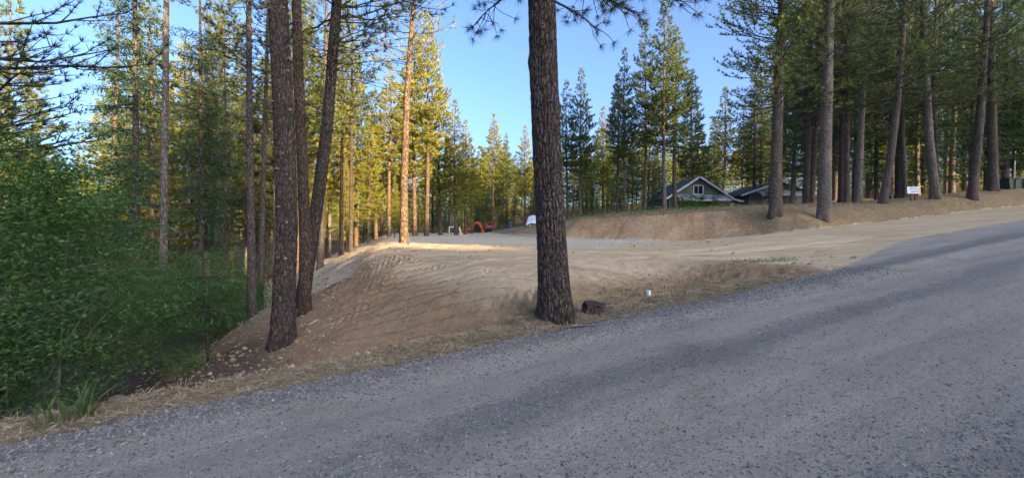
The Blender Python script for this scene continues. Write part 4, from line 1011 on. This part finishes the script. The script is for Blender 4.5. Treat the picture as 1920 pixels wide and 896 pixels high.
def stick(label, px, D, L, r, az, mat='palewood'):
    g = ground_pt(px, D); d = np.array([math.cos(az), math.sin(az), 0.0]) * L / 2; a = g - d; b = g + d
    a[2] = hz(a[0], a[1]) + r; b[2] = hz(b[0], b[1]) + r; m_ = (a + b) / 2 + np.array([0, 0.02, 0.01]); ac = Acc(); ac.tube([a, m_, b], [r, r * 0.9, r * 0.7], 6)
    tag(obj('stick', ac.mesh('stick', M[mat])), label, 'stick', 'sticks on the verge')
stick('pale stick lying nearest the gravel on the verge', 1307, 8.0, 0.22, 0.012, -0.2); stick('pale stick on the verge, middle of three', 1226, 7.6, 0.2, 0.008, 0.2); stick('thin buff stick on the verge below the middle one', 1252, 7.35, 0.22, 0.009, 0.35)
stick('dark crooked stick lying in the needles before the big trunk', 1085, 5.75, 0.45, 0.008, -0.35, 'twig'); stick('dark stick half buried where the slope meets the verge', 700, 5.55, 0.5, 0.010, 0.35, 'twig'); stick('pale stick lying on the brown slope', 592, 9.5, 0.4, 0.015, 1.2)
stick('long dark branch lying up the slope near the pad rim', 612, 12.5, 0.9, 0.02, 0.8, 'twig')

# weathered stump beside the big trunk
def stump():
    g = ground_pt(1114, 6.75); rng = np.random.default_rng(71)
    o = empty('tree_stump', g); tag(o, 'low weathered dark stump right of the big verge trunk', 'stump')
    th = np.arange(24) * 2 * np.pi / 24; zs = [-0.1, 0.02, 0.08, 0.14]; V = []
    for i, z in enumerate(zs):
        r = (0.21, 0.19, 0.17, 0.16)[i] * (1 + 0.12 * np.sin(th * 5 + 1) + 0.08 * rng.normal(size=24))
        V.append(np.stack([r * np.cos(th), r * np.sin(th), np.full(24, z) + (0.02 * np.cos(th - 2.5) if i == 3 else 0)], 1))
    Q = [[i * 24 + j, i * 24 + (j + 1) % 24, (i + 1) * 24 + (j + 1) % 24, (i + 1) * 24 + j] for i in range(3) for j in range(24)]
    ac = Acc(); ac.add(np.concatenate(V), Q=Q); obj('bark', ac.mesh('bark', M['bark_dark']), o)
    top = V[3]; ac = Acc(); ac.add(np.concatenate([top * np.array([0.97, 0.97, 1]) + np.array([0, 0, 0.002]), [[0, 0, 0.125]]]), T=[[j, (j + 1) % 24, 24] for j in range(24)]); obj('cut_face', ac.mesh('cut_face', M['twig']), o)
stump()
def pipe():
    g = ground_pt(1216, 8.6); o = empty('standpipe', g); tag(o, 'short white plastic pipe stub sticking out of the dirt', 'pipe')
    th = np.arange(20) * 2 * np.pi / 20; R = 0.042
    V = np.concatenate([np.stack([r * np.cos(th), r * np.sin(th), np.full(20, z)], 1) for r, z in ((R, -0.1), (R, 0.10), (R * 0.86, 0.10), (R * 0.86, 0.0))])
    ac = Acc(); ac.add(V, Q=[[i * 20 + j, i * 20 + (j + 1) % 20, (i + 1) * 20 + (j + 1) % 20, (i + 1) * 20 + j] for i in range(3) for j in range(20)]); obj('pipe_wall', ac.mesh('pipe_wall', M['pipe'], True), o)
    ac = Acc(); ac.tube([(0, 0, 0.07), (0, 0, 0.104)], [R * 1.12, R * 1.12], 20); obj('cap', ac.mesh('cap', M['pipe']), o)
pipe()

# ------------------------------------------------------------------ houses (gable ends to the camera)
def window(root, x0, x1, z0, z1, y, mull=True):
    w = empty('window', (0, 0, 0)); w.parent = root
    fr = Acc(); f = 0.10
    for c, s_ in (((x0 + x1) / 2, z0), ((x0 + x1) / 2, z1)): fr.box((c, y, s_), (x1 - x0 + f, 0.08, f))
    for c in (x0, x1): fr.box((c, y, (z0 + z1) / 2), (f, 0.078, z1 - z0 - f))
    if mull: fr.box(((x0 + x1) / 2, y + 0.01, (z0 + z1) / 2), (0.05, 0.05, z1 - z0 - f))
    obj('frame', fr.mesh('frame', M['white']), w)
    xm = (x0 + x1) / 2
    for a, b in (((x0, xm), (xm, x1)) if mull else ((x0, x1),)):
        g = Acc(); g.box(((a + b) / 2, y + 0.03, (z0 + z1) / 2), (b - a - 0.06, 0.012, z1 - z0 - f)); obj('pane', g.mesh('pane', M['glass']), w)
def slab(acc, a, b, y0, y1, th):
    (x0, z0), (x1, z1) = a, b; L = math.hypot(x1 - x0, z1 - z0); nx, nz = -(z1 - z0) / L * th, (x1 - x0) / L * th
    if nz < 0: nx, nz = -nx, -nz
    acc.prism([(x0, z0), (x1, z1), (x1 + nx, z1 + nz), (x0 + nx, z0 + nz)], y0, y1)
def porch(root, x0, x1, yf, yb, zf, zb, posts, siding_below=None):
    pr = Acc(); d = (yb - yf)
    V = [(x0, yf, zf), (x1, yf, zf), (x1, yb, zb), (x0, yb, zb)]; V = np.array(V + [(a, b, c + 0.05) for a, b, c in V])
    pr.add(V, Q=[[0, 3, 2, 1], [4, 5, 6, 7], [0, 1, 5, 4], [1, 2, 6, 5], [2, 3, 7, 6], [3, 0, 4, 7]])
    p_ = obj('porch_roof', pr.mesh('porch_roof', M['metalroof']), root)
    n = int((x1 - x0) / 0.45)
    for i in range(n + 1):
        x = x0 + 0.03 + (x1 - x0 - 0.06) * i / n; a = Acc(); a.beam((x, yf + 0.01, zf + 0.065), (x, yb - 0.02, zb + 0.065), 0.04, 0.035); obj('roof_rib', a.mesh('roof_rib', M['metalroof']), p_)
    a = Acc(); a.box(((x0 + x1) / 2, yf - 0.03, zf - 0.05), (x1 - x0 + 0.1, 0.05, 0.22)); obj('porch_fascia', a.mesh('porch_fascia', M['white']), root)
    for x in posts: a = Acc(); a.box((x, yf + 0.15, zf - 1.45), (0.13, 0.13, 2.6)); obj('porch_post', a.mesh('porch_post', M['siding']), root)
def boards(root, x0, x1, z0, y, zt):
    """horizontal siding boards; zt(z) gives the half-open x range at that height"""
    z = z0; h = 0.22; shared = None
    while True:
        r = zt(z + h * 0.5)
        if r is None: break
        a = Acc(); a.box(((r[0] + r[1]) / 2, y, z + h / 2), (r[1] - r[0], 0.03, h - 0.012), rx=0.05); obj('siding_board', a.mesh('siding_board', M['siding']), root); z += h
def house1():
    D = 55.0; k = D / F; X0 = (1309 - 960) * k; zb = EYE + (HZ - 402) * k
    o = empty('green_house', (X0, D, zb)); tag(o, 'green gabled house with white trim and a lit-up attic window', 'house'); o['label'] = 'larger green gabled house with attic window above a metal porch roof'
    ap = (HZ - 333) * k + EYE - zb; ev = (HZ - 369) * k + EYE - zb; hw = 3.85; dep = 9.0
    w = Acc(); w.prism([(-hw, -1.2), (hw, -1.2), (hw, ev), (0, ap - 0.12), (-hw, ev)], 0, dep); obj('wall', w.mesh('wall', M['siding']), o)
    boards(o, -hw, hw, 0.2, -0.02, lambda z: (-hw, hw) if z < ev else ((-hw * (ap - 0.15 - z) / (ap - ev), hw * (ap - 0.15 - z) / (ap - ev)) if z < ap - 0.5 else None))
    sl = (ap - ev) / hw; oh = 0.45
    for sg in (-1, 1):
        r = Acc(); slab(r, (0, ap), (sg * (hw + oh), ev - oh * sl), -0.55, dep + 0.4, 0.12); ro = obj('roof', r.mesh('roof', M['darkroof']), o)
        f = Acc(); slab(f, (0, ap - 0.10), (sg * (hw + oh), ev - oh * sl - 0.10), -0.60, -0.55, 0.25); obj('fascia', f.mesh('fascia', M['white']), ro)
    window(o, -0.62, 0.62, (HZ - 364) * k + EYE - zb, (HZ - 348) * k + EYE - zb, -0.07)
    porch(o, (1266 - 1309) * k, (1358 - 1309) * k, -1.6, -0.05, (HZ - 376) * k + EYE - zb, (HZ - 365.5) * k + EYE - zb, [-2.9, -0.9, 1.1, 3.2])
    # low side wing to the right
    x1 = (1393 - 1309) * k; zl = (HZ - 377) * k + EYE - zb; zr = (HZ - 369.5) * k + EYE - zb
    w = Acc(); w.prism([(hw + 0.02, -1.2), (x1, -1.2), (x1, zl), (hw + 0.02, zr)], 1.0, 7.0); obj('wing_wall', w.mesh('wing_wall', M['siding']), o)
    r = Acc(); slab(r, (hw - 0.1, zr + 0.06), (x1 + 0.35, zl - 0.02), 0.55, 7.3, 0.10); obj('wing_roof', r.mesh('wing_roof', M['metalroof']), o)
    f = Acc(); slab(f, (hw - 0.1, zr - 0.06), (x1 + 0.35, zl - 0.14), 0.50, 0.55, 0.24); obj('wing_fascia', f.mesh('wing_fascia', M['white']), o)
    window(o, (1370 - 1309) * k, (1383 - 1309) * k, (HZ - 389) * k + EYE - zb, (HZ - 381) * k + EYE - zb, 0.96, False)
    # woodshed roof at the left
    r = Acc(); r.box(((1243 - 1309) * k, 1.5, 0.25 + (HZ - 392) * k + EYE - zb), (2.2, 2.0, 0.08), ry=0.08); obj('shed_roof', r.mesh('shed_roof', M['metalroof']), o)
    for dx in (-0.95, 0.95): r = Acc(); r.box(((1243 - 1309) * k + dx, 0.6, (HZ - 402) * k + EYE - zb), (0.12, 0.12, 1.6)); obj('shed_post', r.mesh('shed_post', M['siding']), o)
def house2():
    D = 60.0; k = D / F; cx = 1462; X0 = (cx - 960) * k; zb = EYE + (HZ - 396) * k
    o = empty('green_house', (X0, D, zb)); tag(o, 'lower green house with shallow gable half hidden by a bank pine', 'house')
    Z = lambda y: (HZ - y) * k + EYE - zb
    ap = Z(341); hw = (1519 - cx) * k; ev = Z(361); dep = 9.0
    w = Acc(); w.prism([(-hw, -1.2), (hw, -1.2), (hw, ev), (0, ap - 0.12), (-hw, ev)], 0, dep); obj('wall', w.mesh('wall', M['siding']), o)
    sl = (ap - ev) / hw; oh = 0.5
    for sg in (-1, 1):
        e = (sg * (hw + (1.4 if sg < 0 else oh)), ev - (1.4 if sg < 0 else oh) * sl)
        r = Acc(); slab(r, (0, ap), e, -0.5, dep + 0.4, 0.12); ro = obj('roof', r.mesh('roof', M['darkroof']), o)
        f = Acc(); slab(f, (0, ap - 0.10), (e[0], e[1] - 0.1), -0.56, -0.5, 0.25); obj('fascia', f.mesh('fascia', M['white']), ro)
    porch(o, (1417 - cx) * k, (1511 - cx) * k, -1.5, -0.05, Z(366.5), Z(358.5), [-3.2, 0.2, 3.4])
    a = Acc(); a.tube([(0.4, 1.0, ap - 0.4), (0.4, 1.0, ap + 1.0)], [0.12, 0.12], 10); obj('flue_pipe', a.mesh('flue_pipe', M['metalroof']), o)
    window(o, -2.2, -1.1, Z(385), Z(374), -0.05)
house1(); house2()

# ------------------------------------------------------------------ orange digger, car and other small things by the pad
def digger():
    D = 73.0; g = ground_pt(884, D); k = D / F; o = empty('mini_digger', g); tag(o, 'small orange tracked digger with folded arm at the far pad edge', 'digger')
    for sy in (-0.5, 0.5):
        a = Acc(); pts = []
        for t in np.linspace(0, 2 * math.pi, 18, endpoint=False): pts.append((np.sign(math.cos(t)) * 0.55 + 0.22 * math.cos(t) - 0.45, 0.24 + 0.22 * math.sin(t)))
        a.prism(pts, sy - 0.14, sy + 0.14); tr = obj('track', a.mesh('track', M['black']), o)
        for dx in (-0.85, -0.45, -0.05): b = Acc(); b.prism([(dx + 0.12 * math.cos(t), 0.2 + 0.12 * math.sin(t)) for t in np.linspace(0, 6.28, 10, endpoint=False)], sy - 0.16, sy + 0.16); obj('roller', b.mesh('roller', M['steel']), tr)
    a = Acc(); a.prism([(-1.25, 0.5), (0.1, 0.5), (0.15, 0.75), (-0.25, 0.95), (-1.2, 1.05), (-1.3, 0.8)], -0.5, 0.5); obj('body', a.mesh('body', M['orange']), o)
    a = Acc(); a.box((-0.75, 0, 1.15), (0.42, 0.45, 0.12)); a.box((-0.95, 0, 1.35), (0.1, 0.45, 0.4)); obj('seat', a.mesh('seat', M['black']), o)
    for px, py in ((-1.15, -0.42), (-1.15, 0.42)): a = Acc(); a.beam((px, py, 1.0), (px, py, 1.75), 0.05, 0.05); obj('roll_bar', a.mesh('roll_bar', M['black']), o)
    a = Acc(); a.beam((-1.15, -0.42, 1.75), (-1.15, 0.42, 1.75), 0.05, 0.05); obj('roll_bar_top', a.mesh('roll_bar_top', M['black']), o)
    a = Acc(); a.prism([(0.0, 0.6), (0.22, 0.55), (0.42, 1.55), (0.9, 1.9), (0.85, 2.05), (0.3, 1.75)], -0.1, 0.1); obj('boom', a.mesh('boom', M['orange']), o)
    a = Acc(); a.prism([(0.7, 2.0), (0.95, 2.08), (1.55, 1.9), (2.0, 0.75), (1.82, 0.7), (1.42, 1.75), (0.85, 1.86)], -0.08, 0.08); obj('dipper_arm', a.mesh('dipper_arm', M['orange']), o)
    a = Acc(); a.beam((0.15, 0, 1.0), (0.75, 0, 1.72), 0.07, 0.07); obj('hydraulic_ram', a.mesh('hydraulic_ram', M['steel']), o)
    a = Acc(); a.prism([(1.75, 0.75), (2.1, 0.72), (2.25, 0.35), (2.05, 0.03), (1.75, 0.05), (1.95, 0.3)], -0.22, 0.22); obj('bucket', a.mesh('bucket', M['orange']), o)
    a = Acc(); a.prism([(-1.75, 0.03), (-1.6, 0.03), (-1.68, 0.25), (-1.62, 0.45), (-1.8, 0.45)], -0.65, 0.65); obj('dozer_blade', a.mesh('dozer_blade', M['orange']), o)
    o.rotation_euler = (0, 0, 0.18)
digger()
def car(name, label, x, y, rz, paint, L=4.4, W=1.8, H=1.65):
    o = empty(name, (x, y, hz(x, y)), rz); tag(o, label, 'car')
    a = Acc(); a.prism([(-L / 2, 0.35), (L / 2, 0.35), (L / 2 + 0.02, 0.75), (L / 2 - 0.25, 0.92), (L / 4, 1.0), (-L / 2 + 0.08, 1.05), (-L / 2 - 0.04, 0.7)], -W / 2, W / 2); obj('body', a.mesh('body', M[paint]), o)
    c = [(-L / 2 + 0.12, 1.05), (L / 4, 1.0), (L / 12, H - 0.08), (-0.1, H), (-L / 2 + 0.45, H - 0.03)]
    a = Acc(); a.prism([(p[0], p[1]) for p in c], -W / 2 + 0.12, W / 2 - 0.12); cb = obj('cabin', a.mesh('cabin', M[paint]), o)
    for sy in (-1, 1):
        a = Acc(); a.prism([(-L / 2 + 0.40, 1.08), (L / 4 - 0.22, 1.05), (L / 12 - 0.1, H - 0.17), (-L / 2 + 0.58, H - 0.15)], sy * (W / 2 - 0.115), sy * (W / 2 - 0.10)); obj('side_window', a.mesh('side_window', M['glass']), cb)
    a = Acc(); a.add([(-L / 2 + 0.145, -0.68, 1.12), (-L / 2 + 0.145, 0.68, 1.12), (-L / 2 + 0.40, 0.62, H - 0.13), (-L / 2 + 0.40, -0.62, H - 0.13)], Q=[[0, 1, 2, 3]]); a.V[-1][:, 0] -= 0.03; obj('rear_window', a.mesh('rear_window', M['glass']), cb)
    for sx in (-1, 1):
        for sy in (-1, 1):
            w = empty('wheel', (sx * L * 0.3, sy * (W / 2 - 0.1), 0.33)); w.parent = o
            a = Acc(); a.prism([(0.33 * math.cos(t), 0.33 * math.sin(t)) for t in np.linspace(0, 2 * math.pi, 20, endpoint=False)], -0.1, 0.1); obj('tyre', a.mesh('tyre', M['black']), w)
            a = Acc(); a.prism([(0.2 * math.cos(t), 0.2 * math.sin(t)) for t in np.linspace(0, 2 * math.pi, 14, endpoint=False)], -0.106, 0.106); obj('rim', a.mesh('rim', M['steel']), w)
    for sy in (-1, 1):
        a = Acc(); a.box((-L / 2 - 0.03, sy * (W / 2 - 0.16), 0.85), (0.06, 0.22, 0.2)); obj('tail_light', a.mesh('tail_light', M['orange']), o)
        a = Acc(); a.box((L / 2 - 0.08, sy * (W / 2 - 0.25), 0.74), (0.2, 0.32, 0.14)); obj('headlight', a.mesh('headlight', M['white']), o)
    a = Acc(); a.box((-L / 2 - 0.05, 0, 0.45), (0.12, W - 0.1, 0.2)); obj('bumper', a.mesh('bumper', M['black']), o)
    return o
g = ground_pt(918, 82); car('parked_car', 'red car parked beyond the orange digger, seen from behind', g[0], g[1], math.pi / 2 + 0.15, 'red')
g = ground_pt(1667, 48); car('parked_car', 'white car half hidden by the bank behind the leaning pine', g[0], g[1], 1.35, 'white', L=4.4)
def drum():
    g = ground_pt(957, 80); o = empty('plastic_drum', g); tag(o, 'upright blue plastic drum standing among far trunks', 'drum')
    prof = [(0.0, 0.0), (0.29, 0.0), (0.32, 0.04), (0.32, 0.35), (0.335, 0.38), (0.335, 0.44), (0.32, 0.47), (0.32, 0.75), (0.335, 0.78), (0.335, 0.84), (0.32, 0.87), (0.31, 1.15), (0.27, 1.2), (0.0, 1.2)]
    th = np.arange(16) * 2 * np.pi / 16; V = np.concatenate([np.stack([r * np.cos(th), r * np.sin(th), np.full(16, z)], 1) for r, z in prof])
    a = Acc(); a.add(V, Q=[[i * 16 + j, i * 16 + (j + 1) % 16, (i + 1) * 16 + (j + 1) % 16, (i + 1) * 16 + j] for i in range(len(prof) - 1) for j in range(16)]); obj('shell', a.mesh('shell', M['blue']), o)
    a = Acc(); a.tube([(0.12, 0, 1.19), (0.12, 0, 1.24)], [0.05, 0.05], 10); obj('bung', a.mesh('bung', M['white']), o)
drum()
def tarp():
    D = 66; g = ground_pt(1001, D); rng = np.random.default_rng(5); o = empty('tarp_covered_pile', g); tag(o, 'white tarp over a slanted pile beside the big verge trunk', 'tarp')
    u, v = np.meshgrid(np.linspace(-1, 1, 12), np.linspace(0, 1, 9)); x = u * 1.3 + 0.5 * v; y = v * 1.2 - 0.6; z = 0.55 + 1.35 * v - 0.25 * u * u + 0.06 * rng.normal(size=u.shape)
    V = np.stack([x, y, z], -1).reshape(-1, 3); Q = [[i * 12 + j, i * 12 + j + 1, (i + 1) * 12 + j + 1, (i + 1) * 12 + j] for i in range(8) for j in range(11)]
    V2 = np.concatenate([V, V - np.array([0, -0.02, 0.03])]); a = Acc(); a.add(V2, Q=Q + [[q[3] + 108, q[2] + 108, q[1] + 108, q[0] + 108] for q in Q]); obj('cover', a.mesh('cover', M['signwhite'], True), o)
    for i in range(4): a = Acc(); a.beam((-0.9, -0.35 + i * 0.25, 0.2 + i * 0.33), (1.5, -0.35 + i * 0.25, 0.2 + i * 0.33), 0.16, 0.16); obj('timber', a.mesh('timber', M['palewood']), o)
tarp()
def trestle():
    D = 50.5; g = ground_pt(854, 49.0); k = D / F; o = empty('timber_trestle', g); tag(o, 'pale timber trestle frame set round a pine at the pad edge', 'trestle')
    for a_, b_ in (((-0.75, 0, 0), (-0.72, 0, 1.0)), ((0.62, 0, 0), (0.45, 0, 1.0)), ((0.75, 0.2, 0), (0.5, 0.2, 1.0))): a = Acc(); a.beam(a_, b_, 0.09, 0.09); obj('leg', a.mesh('leg', M['palewood']), o)
    a = Acc(); a.beam((-0.8, -0.08, 0.95), (-0.2, -0.08, 1.0), 0.05, 0.12); obj('crossbar', a.mesh('crossbar', M['palewood']), o)
trestle()
def sign():
    D = 30.6; g = ground_pt(1712, D); k = D / F; o = empty('roadside_sign', g); tag(o, 'small white sign on two black legs on the roadside bank', 'sign')
    for dx in (-0.16, 0.16): a = Acc(); a.box((dx, 0.03, 0.3), (0.05, 0.04, 0.95)); obj('leg', a.mesh('leg', M['black']), o)
    a = Acc(); a.box((0, 0, 0.78), (0.86, 0.03, 0.50)); p_ = obj('panel', a.mesh('panel', M['signwhite']), o)
    rng = np.random.default_rng(3)
    for z, x0, x1, h in ((0.93, -0.25, 0.27, 0.05), (0.85, -0.36, 0.36, 0.03), (0.77, -0.3, 0.3, 0.03), (0.66, -0.18, 0.33, 0.06)):
        a = Acc(); x = x0
        while x < x1: w = rng.uniform(0.015, 0.05); a.box((x + w / 2, -0.018, z), (w, 0.004, h)); x += w + 0.016
        obj('print_line', a.mesh('print_line', M['ink']), p_)['kind'] = 'stuff'
sign()
def green_box():
    g = ground_pt(1898, 36); o = empty('green_skip', g); tag(o, 'dark green metal box at the right edge above the bank', 'skip')
    a = Acc(); a.prism([(-1.0, -0.1), (1.15, -0.1), (1.25, 0.95), (-1.1, 0.95)], -0.7, 0.7); obj('body', a.mesh('body', M['greenbox']), o)
    a = Acc(); a.box((0.07, 0, 0.99), (2.5, 1.55, 0.08)); obj('lid', a.mesh('lid', M['greenbox']), o)
    for x in (-0.6, 0.1, 0.8): a = Acc(); a.box((x, -0.74, 0.42), (0.06, 0.06, 0.95)); obj('rib', a.mesh('rib', M['greenbox']), o)
green_box()
g = ground_pt(1901, 38.5); a = Acc(); a.tube([(0, 0, -0.2), (0.03, 0, 1.6), (0.10, 0, 3.1)], [0.06, 0.055, 0.045], 8)
tag(obj('pale_pole', a.mesh('pale_pole', M['palewood']), None, g), 'pale bare pole standing behind the green metal box', 'pole')

# parts made of very many tiny pieces
for o_ in bpy.data.objects:
    if o_.parent and o_.name.split('.')[0] in ('branches', 'crown', 'low_branches', 'needle_tufts', 'branch_stubs'): o_['kind'] = 'stuff'
